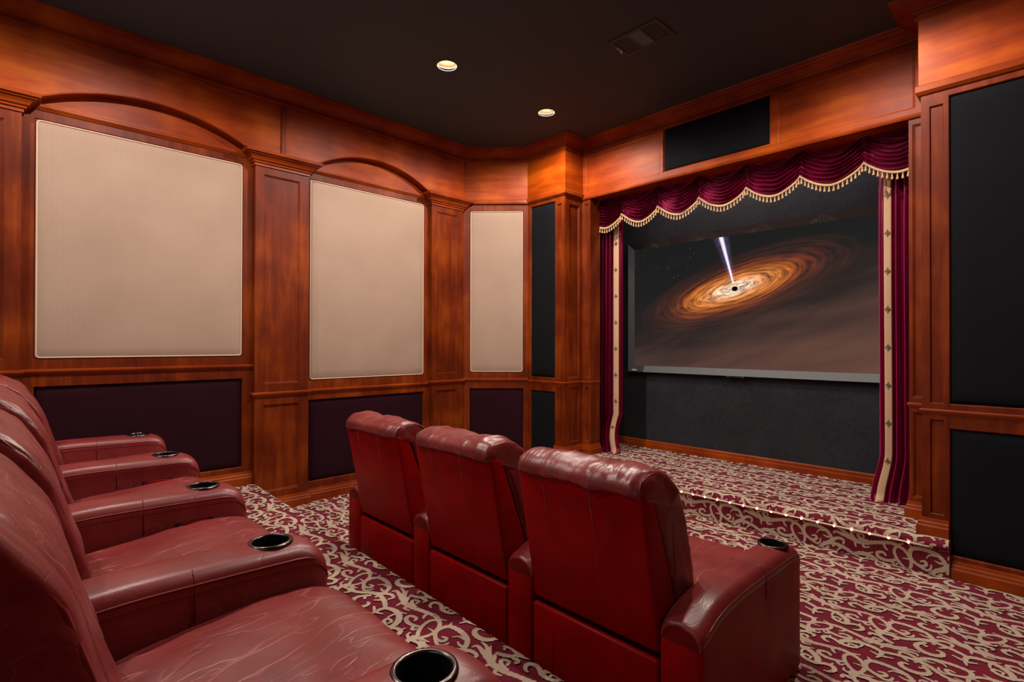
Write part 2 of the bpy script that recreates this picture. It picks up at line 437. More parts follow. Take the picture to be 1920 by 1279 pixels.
scrolls('carpet_scrollwork', floor, -0.64-OV[0], 3.235-OV[1], XL+0.1, XR, 1.47, 4.165, lambda u, v, h: (u, v, h))
def prof_fn(prof, yend, skew=0.0):
    P_ = [Vector((0, p[0], p[1])) for p in prof]+[Vector((0, yend, prof[-1][1]))]
    L_ = [0.0]
    for i in range(1, len(P_)): L_.append(L_[-1]+(P_[i]-P_[i-1]).length)
    sg = 1 if P_[-1].y > P_[0].y else -1
    def f(u, v, h):
        k = 0
        while k < len(L_)-2 and v > L_[k+1]: k += 1
        t = (v-L_[k])/(L_[k+1]-L_[k]); q = P_[k].lerp(P_[k+1], t); d = (P_[k+1]-P_[k]).normalized()
        nrm = Vector((0, -d.z, d.y))*sg
        yy = q.y+nrm.y*h
        if skew: yy += skew*(u-XL)/(XR-XL)*max(0.0, min(1.0, (q.y-YB)/(P_[0].y-YB)))
        return (u, yy, q.z+nrm.z*h)
    return f, L_[-1], L_
f_, tot, L_ = prof_fn(stage_prof, YS)
scrolls('carpet_scrollwork', stage, -1.315-OV[0], 0.062-OV[1], -3.77, -0.462, 0.004, tot-0.01, f_)
f_, tot, L_ = prof_fn(plat_prof, YB, SKEW)
# align the platform repeat: plan y 1.144 in the traced tile
vtop = L_[-2]
def f_plat(u, v, h): return f_(u, v, h)
def scr_plat():
    # v runs from riser foot over the nose and back; flip so that plan +y is pattern up
    def g(u, s, h): return f_(u, -s, h)
    yn = plat_prof[-1][0]
    oy = -(vtop+(yn-1.144-0.02))
    scrolls('carpet_scrollwork', platform, -2.431, oy, XL+0.1, -0.2, -(vtop+1.0), -0.004, g)
scr_plat()

# --- ceiling with round openings for the recessed cans
CANS = [(-3.355, 3.668), (-3.335, 2.483), (-3.355, 0.57), (-3.355, -0.9), (-0.885, 3.36), (-1.50, 2.05)]  # last two unseen, added to brighten the right tower and the front row
CR = 0.074
def ceiling_mesh():
    b = MB(); q = 0.11; n = 32
    xs = sorted({XL, XR, *[c[0]-q for c in CANS], *[c[0]+q for c in CANS]}); ys = sorted({YB, 5.4, *[c[1]-q for c in CANS], *[c[1]+q for c in CANS]})
    for i in range(len(xs)-1):
        for j in range(len(ys)-1):
            cx = (xs[i]+xs[i+1])/2; cy = (ys[j]+ys[j+1])/2
            hit = [c for c in CANS if abs(c[0]-cx) < q and abs(c[1]-cy) < q]
            if not hit:
                b.add([(xs[i],ys[j],CEIL),(xs[i],ys[j+1],CEIL),(xs[i+1],ys[j+1],CEIL),(xs[i+1],ys[j],CEIL)], [(0,1,2,3)])
    for (cx, cy) in CANS:
        sq = []; ci = []
        for k in range(n):
            a = 2*PI*k/n; ca, sa = math.cos(a), math.sin(a); mx_ = max(abs(ca), abs(sa))
            ci.append((cx+CR*ca, cy+CR*sa, CEIL)); sq.append((cx+q*ca/mx_, cy+q*sa/mx_, CEIL))
        b.add(ci+sq, [(k, n+k, n+(k+1) % n, (k+1) % n) for k in range(n)])
    b.add([(XL,YB,CEIL+0.2),(XR,YB,CEIL+0.2),(XR,5.4,CEIL+0.2),(XL,5.4,CEIL+0.2)], [(0,1,2,3)])
    return struct(b.build('ceiling', ceil_mat))
ceiling = ceiling_mesh()

# --- plain far sides of the room (behind and beside the camera)
b = MB(); b.box(XR, XR+0.06, YB, 4.3, 0, CEIL); wall_right = struct(b.build('wall_right', wood_v))
# back wall left out so world light fills the room from behind

# ================================================================== left wall
b = MB(); b.box(XL-0.06, XL, YB, 3.9, 0, CEIL)
wall_left = struct(b.build('wall_left', wood_v))
FL = Frame((0, 0, 0), (0, 1, 0), (1, 0, 0))       # u = y, w = x
RAIL = [(-0.01, -0.022), (0.006, -0.022), (0.012, -0.012), (0.018, -0.006), (0.022, 0.002), (0.022, 0.012), (0.014, 0.018), (-0.01, 0.018)]
BASE = [(-0.01, 0.0), (0.026, 0.0), (0.026, 0.062), (0.020, 0.070), (0.018, 0.084), (0.012, 0.092), (0.009, 0.108), (-0.01, 0.114)]
CAP = [(-0.03, 2.948), (0.010, 2.948), (0.010, 2.968), (0.022, 2.972), (0.024, 2.984), (0.036, 2.990), (0.044, 3.006), (0.062, 3.024), (0.074, 3.028), (0.076, 3.036), (0.092, 3.040), (0.096, 3.064), (-0.03, 3.064)]
def at_z(prof, z): return [(o, q+z) for o, q in prof]

def acoustic(fr, r, w0, mat, name, label, cat, piping=True, group=None, puff=0.012):
    """upholstered panel: softly crowned fabric over a board, with corded piping"""
    u0, u1, v0, v1 = r; n = 14
    V = []; F = []
    for j in range(n+1):
        for i in range(n+1):
            s = i/n; t = j/n
            e = min(s, 1-s)*(u1-u0); g = min(t, 1-t)*(v1-v0); d = min(e, g)
            k = 1-math.exp(-d/0.02)
            # cluster rows near the edges
            ss = 0.5-0.5*math.cos(PI*s); tt = 0.5-0.5*math.cos(PI*t)
            e = min(ss, 1-ss)*(u1-u0); g = min(tt, 1-tt)*(v1-v0); k = 1-math.exp(-min(e, g)/0.012)
            V.append(fr(u0+ss*(u1-u0), v0+tt*(v1-v0), w0-puff+puff*k))
    for j in range(n):
        for i in range(n):
            a = j*(n+1)+i; F.append((a, a+1, a+n+2, a+n+1))
    # edge band and back
    m0 = len(V)
    V += [fr(u0,v0,w0-0.03), fr(u1,v0,w0-0.03), fr(u1,v1,w0-0.03), fr(u0,v1,w0-0.03)]
    for i in range(n): F.append((m0, m0+1, i+1, i)) if False else None
    c = [0, n, (n+1)*(n+1)-1, n*(n+1)]
    F.append(tuple([m0, m0+1]+[k for k in range(n, -1, -1)]))
    F.append(tuple([m0+1, m0+2]+[k*(n+1)+n for k in range(n, -1, -1)]))
    F.append(tuple([m0+2, m0+3]+[n*(n+1)+k for k in range(0, n+1)]))
    F.append(tuple([m0+3, m0]+[k*(n+1) for k in range(0, n+1)]))
    F.append((m0+3, m0+2, m0+1, m0))
    if piping:
        root = empty(name, fr((u0+u1)/2, v0, w0))
        o = mk('fabric_cover', V, F, mat, None, smooth=True); o.parent = root
        o.matrix_parent_inverse = Matrix.Translation(root.location).inverted()
        d = 0.007; rr = 0.02; pts = []
        for (cu, cv, a0) in ((u1-d-rr, v0+d+rr, -PI/2), (u1-d-rr, v1-d-rr, 0), (u0+d+rr, v1-d-rr, PI/2), (u0+d+rr, v0+d+rr, PI)):
            for k in range(5):
                a = a0+k*PI/8; pts.append(fr(cu+rr*math.cos(a), cv+rr*math.sin(a), w0-0.004))
        bb = MB(); bb.tube(pts, 0.006, 8, True); p = bb.build('piping', fab_pipe, None, smooth=True); p.parent = root
        p.matrix_parent_inverse = Matrix.Translation(root.location).inverted()
    else:
        root = mk(name, V, F, mat, None, smooth=True)
    return tag(root, label, cat, group)

def pilaster(y0, y1, z0, zr, label, pan_lo, pan_hi):
    holes = [(y0+0.066, y1-0.078, zr+0.09, 2.885), (y0+0.066, y1-0.078, z0+0.165, zr-0.09)]
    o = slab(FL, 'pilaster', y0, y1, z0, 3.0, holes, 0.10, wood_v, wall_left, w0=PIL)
    o['label'] = label
    for h in holes:
        panel(FL, 'recessed_panel', shrink(h, 0.012), PIL-0.013, 0.03, wood_v, o, 0)
    path = [(BAY-0.02, y0), (PIL, y0), (PIL, y1), (BAY-0.02, y1)]
    sweep('capital', CAP, path, wood_trim, o)
    sweep('rail_band', at_z(RAIL, zr), path, wood_trim, o)
    sweep('plinth', at_z(BASE, z0), path, wood_trim, o)
    return o
pilaster(-0.40, 0.048, PLAT, 1.243, 'mahogany pilaster at the left edge of the picture', 0, 0)
pilaster(1.488, 1.942, 0.0, 1.005, 'mahogany pilaster between the two arched bays', 0, 0)
pilaster(3.288, 3.712, 0.0, 1.02, 'mahogany pilaster next to the angled corner', 0, 0)

BEIGE = {}
def bay(y0, y1, fy0, fy1, z0, dark, beige, zr, lab_b, lab_d):
    holes = [(fy0, fy1, *dark), (fy0, fy1, *beige)]
    slab(FL, 'bay_frame', y0, y1, z0, 3.02, holes, 0.05, wood_v, wall_left, w0=BAY, bead=[(0, 0), (0.003, -0.003), (0.005, -0.012)])
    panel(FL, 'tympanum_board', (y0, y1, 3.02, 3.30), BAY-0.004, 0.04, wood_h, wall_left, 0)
    sweep('ledge_moulding', at_z(RAIL, 3.03), [(BAY, y0), (BAY, y1)], wood_trim, wall_left)
    sweep('chair_rail', at_z(RAIL, zr), [(BAY, y0), (BAY, y1)], wood_trim, wall_left)
    sweep('baseboard', at_z(BASE, z0), [(BAY, y0), (BAY, y1)], wood_trim, wall_left)
    acoustic(FL, shrink((fy0, fy1, *beige), 0.006), BAY+0.004, fab_beige, 'acoustic_panel', lab_b, 'wall panel', group='beige fabric wall panels')
    acoustic(FL, shrink((fy0, fy1, *dark), 0.006), BAY-0.012, vel_maroon, 'acoustic_panel', lab_d, 'wall panel', False, group='dark maroon lower wall panels')
bay(0.048, 1.488, 0.112, 1.412, PLAT, (0.40, 1.147), (1.328, 2.952), 1.245,
    'largest beige fabric wall panel, in the arched bay at the left', 'wide dark maroon velvet panel behind the near row of armrests')
bay(1.942, 3.288, 1.970, 3.230, 0.0, (0.172, 0.925), (1.100, 2.952), 1.005,
    'beige fabric wall panel in the second arched bay from the left', 'dark maroon velvet panel low on the wall left of the front row')

# frieze boards with segmental arch openings
def arch_z(y, ya, yb, zs, h):
    a = (yb-ya)/2; c = (ya+yb)/2; R = (a*a+h*h)/(2*h)
    if y <= ya or y >= yb: return zs
    return zs-(R-h)+math.sqrt(max(0, R*R-(y-c)**2))
def frieze(y0, y1, arch, label):
    ys = sorted({y0, y1, *list(np.linspace(y0, y1, 8)), *(list(np.linspace(arch[0], arch[1], 49)) if arch else [])})
    b = MB(); top = 3.545; xb = BAY-0.01
    zz = [arch_z(y, arch[0], arch[1], 3.062, arch[2]) if arch else 3.06 for y in ys]
    n = len(ys)
    V = [(FRZ, y, z) for y, z in zip(ys, zz)]+[(FRZ, y, top) for y in ys]+[(xb, y, z) for y, z in zip(ys, zz)]+[(xb, y, top) for y in ys]
    F = []
    for i in range(n-1):
        F += [(i, i+1, n+i+1, n+i), (2*n+i, 2*n+i+1, i+1, i), (2*n+i, 3*n+i, 3*n+i+1, 2*n+i+1)]
    F += [(0, n, 3*n, 2*n), (n-1, 3*n-1, 4*n-1, 2*n-1)]
    b.add(V, F)
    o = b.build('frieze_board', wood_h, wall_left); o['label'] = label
    if arch:
        pts = [(FRZ+0.002, y, arch_z(y, arch[0], arch[1], 3.062, arch[2])+0.004) for y in np.linspace(arch[0]+0.02, arch[1]-0.02, 40)]
        bb = MB(); bb.tube(pts, 0.0065, 6); bb.build('arch_bead', wood_trim, o, smooth=True)
    return o
frieze(YB, -0.116, None, 'mahogany frieze board out past the left pilaster')
frieze(-0.116, 1.694, (0.120, 1.425, 0.172), 'mahogany frieze board arched over the left bay')
frieze(1.724, 3.715, (2.000, 3.245, 0.190), 'mahogany frieze board arched over the second bay')
b = MB(); b.box(BAY, FRZ+0.013, 1.690, 1.728, 3.064, 3.53); b.build('frieze_stile', wood_v, wall_left, bevel=0.004)
# frieze top bead below the crown
CROWN = [(-0.02, 3.512), (0.010, 3.512), (0.016, 3.518), (0.016, 3.532), (0.008, 3.536), (0.008, 3.552), (0.024, 3.556), (0.028, 3.566), (0.040, 3.570), (0.052, 3.582), (0.084, 3.602), (0.108, 3.608), (0.112, 3.618), (0.134, 3.622), (0.140, 3.638), (-0.02, 3.638)]
CA, CB = (-4.690, 3.750), (-4.180, 4.260)
sweep('crown_moulding', CROWN, [(FRZ, YB), (FRZ, 3.735), (FRZ-0.012, 3.747)], wood_trim, wall_left)

# ================================================================== angled corner
FC = Frame((CA[0], CA[1], 0), (1, 1, 0), (1, -1, 0))
LC = math.hypot(CB[0]-CA[0], CB[1]-CA[1])
ch = [(0.056, LC-0.05, 0.172, 0.933), (0.056, LC-0.05, 1.112, 2.962)]
wall_corner = struct(slab(FC, 'wall_corner', -0.03, LC, 0, CEIL, ch, 0.06, wood_v, None, bead=[(0, 0), (0.003, -0.003), (0.005, -0.012)]))
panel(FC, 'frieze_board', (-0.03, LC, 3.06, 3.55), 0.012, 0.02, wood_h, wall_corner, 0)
corner_line = [FC(-0.03, 0), FC(LC-0.0, 0)]
cp = [(p.x, p.y) for p in corner_line]
sweep('frieze_band', [(0, 3.035), (0.022, 3.035), (0.026, 3.05), (0.022, 3.075), (0.012, 3.085), (0, 3.085)], cp, wood_trim, wall_corner)
sweep('chair_rail', at_z(RAIL, 1.03), cp, wood_trim, wall_corner)
sweep('baseboard', BASE, cp, wood_trim, wall_corner)
sweep('crown_moulding', [(o+0.012, z) for o, z in CROWN], cp, wood_trim, wall_corner)
acoustic(FC, shrink(ch[1], 0.006), 0.004, fab_beige, 'acoustic_panel', 'narrow beige fabric wall panel on the angled corner', 'wall panel', group='beige fabric wall panels')
acoustic(FC, shrink(ch[0], 0.006), -0.012, vel_maroon, 'acoustic_panel', 'narrow dark maroon panel low on the angled corner', 'wall panel', False, group='dark maroon lower wall panels')

# ================================================================== front wall: blocks, header, jambs
wall_front = struct(empty('wall_front', (-2.118, YH, 0)))
def pf(o):
    o.parent = wall_front; o.matrix_parent_inverse = Matrix.Translation(wall_front.location).inverted(); return o
def block(xs, xe, yf, inner, left):
    """speaker tower: face towards the room and return towards the opening"""
    fr = Frame((0, yf, 0), (1, 0, 0), (0, -1, 0))
    if left:
        g0, g1 = xs+0.043, xe-0.136; s0, s1 = xe-0.112, xe-0.042
    else:
        g0, g1 = xs+0.136, xe-0.06; s0, s1 = xs+0.042, xs+0.112
    zlo = STAGE+0.14
    holes = [(g0, g1, 1.068, 2.992), (g0, g1, 0.135, 0.922)]
    strip = [(s0, s1, 1.07, 2.95), (s0, s1, zlo, 0.97)]
    o = pf(slab(fr, 'tower_face', xs, xe, 0, 3.06, holes+strip, 0.06, wood_v, None, bead=[(0, 0), (0.004, -0.004), (0.006, -0.014)]))
    for h in strip: panel(fr, 'strip_panel', shrink(h, 0.004), -0.012, 0.02, wood_v, o, 0)
    # return
    if left: rf = Frame((xe+0.002, 0, 0), (0, 1, 0), (1, 0, 0)); ru = (yf+0.012, YH)
    else: rf = Frame((xs-0.002, 0, 0), (0, -1, 0), (-1, 0, 0)); ru = (-YH, -yf-0.012)
    rh = [(ru[0]+0.06, ru[1]-0.05, 1.07, 2.95), (ru[0]+0.06, ru[1]-0.05, zlo, 0.97)]
    o2 = pf(slab(rf, 'tower_return', ru[0], ru[1], 0, 3.06, rh, 0.05, wood_v, None))
    for h in rh: panel(rf, 'strip_panel', shrink(h, 0.012), -0.013, 0.02, wood_v, o2, 0)
    # frieze
    b = MB()
    if left: b.box(xs, xe+0.012, yf-0.012, YH, 3.06, 3.56)
    else: b.box(xs-0.012, xe, yf-0.012, YH, 3.06, 3.56)
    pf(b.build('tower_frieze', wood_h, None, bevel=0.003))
    path = [(xs, yf), (xe, yf), (xe, YH)] if left else [(xs, YH), (xs, yf), (xe, yf)]
    pf(sweep('frieze_band', [(0, 3.03), (0.010, 3.032), (0.026, 3.05), (0.026, 3.085), (0.014, 3.095), (0, 3.095)], path, wood_trim, None))
    # plinth and rail on the strip part, above the stage
    if left: pp = [(s0-0.035, yf), (xe, yf), (xe, YH)]; rp = [(g0-0.04, yf), (xe, yf), (xe, YH)]
    else: pp = [(xs, YH), (xs, yf), (s1+0.022, yf)]; rp = [(xs, YH), (xs, yf), (xe, yf)]
    pf(sweep('plinth', at_z(BASE, STAGE), pp, wood_trim, None))
    pf(sweep('chair_rail', [(o_*0.55, z_*0.8+1.02) for o_, z_ in RAIL], rp, wood_trim, None))
    if not left: pf(sweep('baseboard', BASE, [(-0.455, yf), (xe, yf)], wood_trim, None))
    else: pf(sweep('baseboard', BASE, [(xs, yf), (s0-0.035, yf)], wood_trim, None))
    return fr, holes
frl, hl = block(CB[0], XB0, YBL, True, True)
frr, hr = block(XB1, XR, YBR, True, False)
grp = 'black cloth speaker grilles'
acoustic(frl, shrink(hl[0], 0.008), -0.004, fab_speaker, 'speaker_grille', 'tall black speaker grille between angled corner and left curtain', 'speaker grille', False, grp)
acoustic(frl, shrink(hl[1], 0.008), -0.004, fab_speaker, 'speaker_grille', 'lower black speaker grille left of the stage, below the chair rail', 'speaker grille', False, grp)
acoustic(frr, shrink(hr[0], 0.008), -0.004, fab_speaker, 'speaker_grille', 'tall wide black speaker grille at the right edge of the picture', 'speaker grille', False, grp)
acoustic(frr, shrink(hr[1], 0.008), -0.004, fab_speaker, 'speaker_grille', 'lower black speaker grille at the right edge, near the floor', 'speaker grille', False, grp)

FH = Frame((0, YH, 0), (1, 0, 0), (0, -1, 0))
hh = [(-3.572, -2.668, 3.092, 3.49), (-2.642, -1.642, 3.098, 3.535), (-1.585, -0.682, 3.092, 3.49)]
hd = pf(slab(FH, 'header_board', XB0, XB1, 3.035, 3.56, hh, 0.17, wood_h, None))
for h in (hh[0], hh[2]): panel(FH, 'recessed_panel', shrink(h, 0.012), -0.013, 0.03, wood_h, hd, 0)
acoustic(FH, shrink(hh[1], 0.018), 0.002, fab_speaker, 'speaker_grille', 'wide black speaker grille in the header above the valance', 'speaker grille', False, grp)
pf(sweep('header_lip', [(0, 3.022), (0.012, 3.022), (0.018, 3.034), (0.012, 3.05), (0, 3.055)], [(XB0, YH), (XB1, YH)], wood_trim, None))
pf(sweep('crown_moulding', CROWN, [(CB[0]-0.0, YBL), (XB0+0.012, YBL), (XB0+0.012, YH), (XB1-0.012, YH), (XB1-0.012, YBR), (XR, YBR)], wood_trim, None))
for (a, c) in ((XB0, XO0), (XO1, XB1)):
    fr = FH; m_ = (0.030, 0.018) if a < -2 else (0.020, 0.020)
    hs = [(a+m_[0], c-m_[1], 1.07, 2.98), (a+m_[0], c-m_[1], STAGE+0.14, 0.97)]
    o = pf(slab(fr, 'proscenium_pilaster', a, c, STAGE, 3.035, hs, 0.173, wood_v, None))
    for h in hs: panel(fr, 'strip_panel', shrink(h, 0.012), -0.013, 0.02, wood_v, o, 0)
    path = [(a, YH), (c, YH), (c, YH+0.17)] if a < -2 else [(a, YH+0.17), (a, YH), (c, YH)]
    sw = sweep('plinth', at_z(BASE, STAGE), path, wood_trim, None); sw.parent = o; sw.matrix_parent_inverse = o.matrix_world.inverted() @ Matrix.Identity(4)
    pf(sweep('rail_band', [(o_*0.5, z_*0.8+1.02) for o_, z_ in RAIL], path, wood_trim, None))

# --- black recess around the screen
b = MB()
b.box(-3.95, -0.30, YS, YS+0.05, 0, 3.6)
b.box(-3.95, -3.90, 4.73, YS, STAGE, 3.6)
b.box(-0.36, -0.30, 4.73, YS, STAGE, 3.6)
b.box(-3.95, -0.30, 4.73, YS, 3.42, 3.47)
wall_stage = struct(b.build('wall_stage', vel_black))
tag(wall_stage, 'black velvet wall behind the projection screen')
struct(sweep('baseboard_stage', [(0, STAGE), (0.022, STAGE), (0.022, STAGE+0.05), (0.016, STAGE+0.055), (0.016, STAGE+0.083), (0.008, STAGE+0.092), (0, STAGE+0.092)], [(-3.90, YS), (-0.36, YS)], wood_trim, None))
# ================================================================== recessed ceiling lights
can_names = ['recessed ceiling light farther from the stage, showing its bulb', 'recessed ceiling light nearer the front corner, a plain glowing disc']
def can(i, cx, cy, label):
    root = empty('recessed_light', (cx, cy, CEIL))
    b = MB(); b.lathe([(CR, 0.0006), (CR+0.005, -0.004), (CR+0.012, -0.003), (CR+0.014, 0.0)], 0, 0, 32)
    b.build('trim_ring', vent_metal, root, smooth=True)
    b = MB(); b.lathe([(CR+0.012, 0.018), (CR+0.004, 0.022), (CR-0.004, 0.05), (0.064, 0.08), (0.056, 0.11)], 0, 0, 32)
    b.build('reflector', reflector_mat, root, smooth=True)
    b = MB(); b.lathe([(0.051, 0.108), (0.045, 0.088), (0.03, 0.078), (0.012, 0.074)], 0, 0, 24, cap1=True)
    b.build('bulb', lamp_glass, root, smooth=True)
    tag(root, label, 'ceiling light', 'recessed ceiling lights')
    ld = bpy.data.lights.new('can_lamp', 'SPOT'); ld.energy = CAN_POWER; ld.color = CAN_COLOR
    ld.spot_size = math.radians(174); ld.spot_blend = 0.4; ld.shadow_soft_size = 0.02
    lo = bpy.data.objects.new('can_lamp', ld); C.objects.link(lo); lo.parent = root; lo.location = (0, 0, 0.014)
LAB = {(-3.355, 3.668): 'round recessed ceiling light nearer the screen', (-3.335, 2.483): 'round recessed ceiling light farther from the screen, its bulb showing',
       (-3.355, 0.57): 'round recessed ceiling light near the arch of the left bay', (-3.355, -0.9): 'round recessed ceiling light behind the left end of the back row',
       (-0.885, 3.36): 'unseen recessed ceiling light added to brighten the right tower', (-1.50, 2.05): 'unseen recessed ceiling light added to brighten the front row',
       (-0.885, 0.57): 'round recessed ceiling light above the nearest back row recliner', (-0.885, -0.9): 'round recessed ceiling light behind the right end of the back row'}
for i, (cx, cy) in enumerate(CANS):
    can(i, cx, cy, LAB[(cx, cy)])

# ================================================================== ceiling air vent
def vent():
    x0, x1, y0, y1 = -2.266, -1.862, 3.130, 3.392
    z = CEIL-0.002
    root = empty('air_vent', ((x0+x1)/2, (y0+y1)/2, z)); cx, cy = (x0+x1)/2, (y0+y1)/2
    b = MB(); hw, hd = (x1-x0)/2, (y1-y0)/2; bw = 0.032
    b.box(-hw, hw, -hd, -hd+bw, -0.006, 0); b.box(-hw, hw, hd-bw, hd, -0.006, 0)
    b.box(-hw, -hw+bw, -hd+bw, hd-bw, -0.006, 0); b.box(hw-bw, hw, -hd+bw, hd-bw, -0.006, 0)
    third = (2*hw-2*bw)/3
    for k in (1, 2): b.box(-hw+bw+k*third-0.008, -hw+bw+k*third+0.008, -hd+bw, hd-bw, -0.006, 0)
    b.build('frame', vent_metal, root, bevel=0.002)
    b = MB(); b.box(-hw+bw, hw-bw, -hd+bw, hd-bw, -0.0008, 0.0005); b.build('duct_backing', dark_plastic, root)
    # centre: bright slats along x
    a0 = -hw+bw+third+0.010; a1 = -hw+bw+2*third-0.010; n = 14; st = (2*hd-2*bw)/n
    def slat(p, q, ax, mat, tilt):
        bb = MB(); t = 0.0012
        if ax == 'x': V = [(p[0], -0.004, -0.0055), (p[1], -0.004, -0.0055), (p[1], 0.004, -0.0055+tilt), (p[0], 0.004, -0.0055+tilt)]
        else: V = [(-0.004, p[0], -0.0055), (-0.004, p[1], -0.0055), (0.004, p[1], -0.0055+tilt), (0.004, p[0], -0.0055+tilt)]
        V += [(x, y, zz+t) for x, y, zz in V]
        bb.add(V, [(0,1,2,3), (7,6,5,4), (0,4,5,1), (1,5,6,2), (2,6,7,3), (3,7,4,0)])
        o = bb.build('slat', mat, root); o.location = (0, q, 0) if ax == 'x' else (q, 0, 0)
        return o
    for k in range(n): slat((a0, a1), -hd+bw+(k+0.5)*st, 'x', vent_slat, 0.0036)
    for (s0, s1) in ((-hw+bw+0.004, -hw+bw+third-0.010), (-hw+bw+2*third+0.010, hw-bw-0.004)):
        m_ = 9; ss = (s1-s0)/m_
        for k in range(m_): slat((-hd+bw+0.004, hd-bw-0.004), s0+(k+0.5)*ss, 'y', vent_metal, 0.0036)
    b = MB(); b.box(-hw+0.012, -hw+0.017, -0.03, 0.03, -0.009, -0.005); b.box(-hw+0.008, -hw+0.022, 0.022, 0.034, -0.02, -0.006)
    b.build('damper_lever', vent_slat, root, bevel=0.001)
    tag(root, 'black metal air vent with louvred slats in the ceiling', 'air vent')
vent()

# ================================================================== projection screen
SX0, SX1, SZ0, SZ1 = -3.522, -0.714, 1.118, 2.622
SC = ((SX0+SX1)/2, 5.30, (SZ0+SZ1)/2)
def screen_material():
    mt = bpy.data.materials.new('projected_picture'); mt.use_nodes = True; nt = mt.node_tree
    for n in list(nt.nodes): nt.nodes.remove(n)
    out = nt.nodes.new('ShaderNodeOutputMaterial'); em = nt.nodes.new('ShaderNodeEmission'); nt.links.new(em.outputs[0], out.inputs[0])
    tc = nt.nodes.new('ShaderNodeTexCoord').outputs['Object']
    sp = nd(nt, 'ShaderNodeSeparateXYZ'); nt.links.new(tc, sp.inputs[0]); X, Z = sp.outputs[0], sp.outputs[2]
    M = lambda op, a, b_=None, c_=None, clamp=False: mathn(nt, op, a, b_, c_, clamp)
    HX, HZ = -2.268-SC[0], 2.005-SC[2]
    dx = M('SUBTRACT', X, HX); dz = M('SUBTRACT', Z, HZ)
    ca, sa = math.cos(math.radians(15.5)), math.sin(math.radians(15.5))
    xr = M('ADD', M('MULTIPLY', dx, ca), M('MULTIPLY', dz, sa)); zr = M('SUBTRACT', M('MULTIPLY', dz, ca), M('MULTIPLY', dx, sa))
    wob = nd(nt, 'ShaderNodeTexNoise', i_Scale=3.0, i_Detail=2.0); nt.links.new(tc, wob.inputs['Vector'])
    xs = M('DIVIDE', xr, 0.635); zs = M('DIVIDE', zr, 0.185)
    r = M('SQRT', M('ADD', M('MULTIPLY', xs, xs), M('MULTIPLY', zs, zs)))
    r = M('ADD', r, M('MULTIPLY', M('SUBTRACT', wob.outputs[0], 0.5), 0.10))
    th = M('ADD', M('ARCTAN2', zs, xs), M('MULTIPLY', r, 2.2))
    cv = nd(nt, 'ShaderNodeCombineXYZ')
    nt.links.new(M('MULTIPLY', M('COSINE', th), 0.9), cv.inputs[0]); nt.links.new(M('MULTIPLY', M('SINE', th), 0.9), cv.inputs[1]); nt.links.new(M('MULTIPLY', r, 7.0), cv.inputs[2])
    n1 = nd(nt, 'ShaderNodeTexNoise', i_Scale=1.6, i_Detail=5.0, i_Roughness=0.62); nt.links.new(cv.outputs[0], n1.inputs['Vector'])
    disc = ramp(nt, [(0.0, (1.3, 1.05, 0.80)), (0.12, (1.25, 0.84, 0.56)), (0.21, (0.95, 0.36, 0.12)), (0.30, (0.78, 0.24, 0.035)), (0.40, (0.50, 0.12, 0.012)), (0.47, (0.17, 0.03, 0.005)), (0.62, (0.045, 0.008, 0.003)), (0.85, (0, 0, 0))], M('MULTIPLY', r, 0.46))
    tex = ramp(nt, [(0.34, (0.10, 0.08, 0.08)), (0.5, (0.62, 0.58, 0.55)), (0.68, (1.5, 1.45, 1.4))], n1.outputs[0])
    mul = nd(nt, 'ShaderNodeMix', data_type='RGBA', blend_type='MULTIPLY'); mul.inputs[0].default_value = 1.0
    nt.links.new(disc.outputs[0], mul.inputs[6]); nt.links.new(tex.outputs[0], mul.inputs[7])
    # backdrop: dark sky above, brown dust below, long streaks along the disc
    cs = nd(nt, 'ShaderNodeCombineXYZ'); nt.links.new(M('MULTIPLY', xr, 0.7), cs.inputs[0]); nt.links.new(M('MULTIPLY', zr, 4.0), cs.inputs[1])
    n2 = nd(nt, 'ShaderNodeTexNoise', i_Scale=1.3, i_Detail=3.0); nt.links.new(cs.outputs[0], n2.inputs['Vector'])
    lvl = M('ADD', M('MULTIPLY', zr, -0.55), M('MULTIPLY', M('SUBTRACT', n2.outputs[0], 0.5), 0.5))
    bg = ramp(nt, [(0.0, (0.012, 0.012, 0.012)), (0.40, (0.015, 0.0145, 0.0145)), (0.55, (0.030, 0.020, 0.018)), (0.78, (0.085, 0.043, 0.034)), (1.0, (0.135, 0.062, 0.044))], M('ADD', lvl, 0.42))
    add = nd(nt, 'ShaderNodeMix', data_type='RGBA', blend_type='ADD'); add.inputs[0].default_value = 1.0
    nt.links.new(bg.outputs[0], add.inputs[6]); nt.links.new(mul.outputs[2], add.inputs[7])
    # black hole
    rh = M('SQRT', M('ADD', M('MULTIPLY', dx, dx), M('MULTIPLY', M('MULTIPLY', dz, 1.25), M('MULTIPLY', dz, 1.25))))
    hole = ramp(nt, [(0.0, (0, 0, 0)), (0.028, (0, 0, 0)), (0.036, (1, 1, 1))], rh)
    mh = nd(nt, 'ShaderNodeMix', data_type='RGBA', blend_type='MULTIPLY'); mh.inputs[0].default_value = 1.0
    nt.links.new(add.outputs[2], mh.inputs[6]); nt.links.new(hole.outputs[0], mh.inputs[7])
    # jet upwards
    jl = math.hypot(0.143, 0.546); jx, jz = -0.143/jl, 0.546/jl
    t = M('ADD', M('MULTIPLY', dx, jx), M('MULTIPLY', dz, jz)); d = M('ABSOLUTE', M('SUBTRACT', M('MULTIPLY', dx, jz), M('MULTIPLY', dz, jx)))
    wdt = M('MULTIPLY_ADD', t, 0.036, 0.006)
    core = M('SUBTRACT', 1.0, M('DIVIDE', d, wdt), clamp=True); core = M('MULTIPLY', M('POWER', core, 0.5), M('GREATER_THAN', t, 0.06))
    nj = nd(nt, 'ShaderNodeTexNoise', i_Scale=22.0, i_Detail=3.0); nt.links.new(tc, nj.inputs['Vector'])
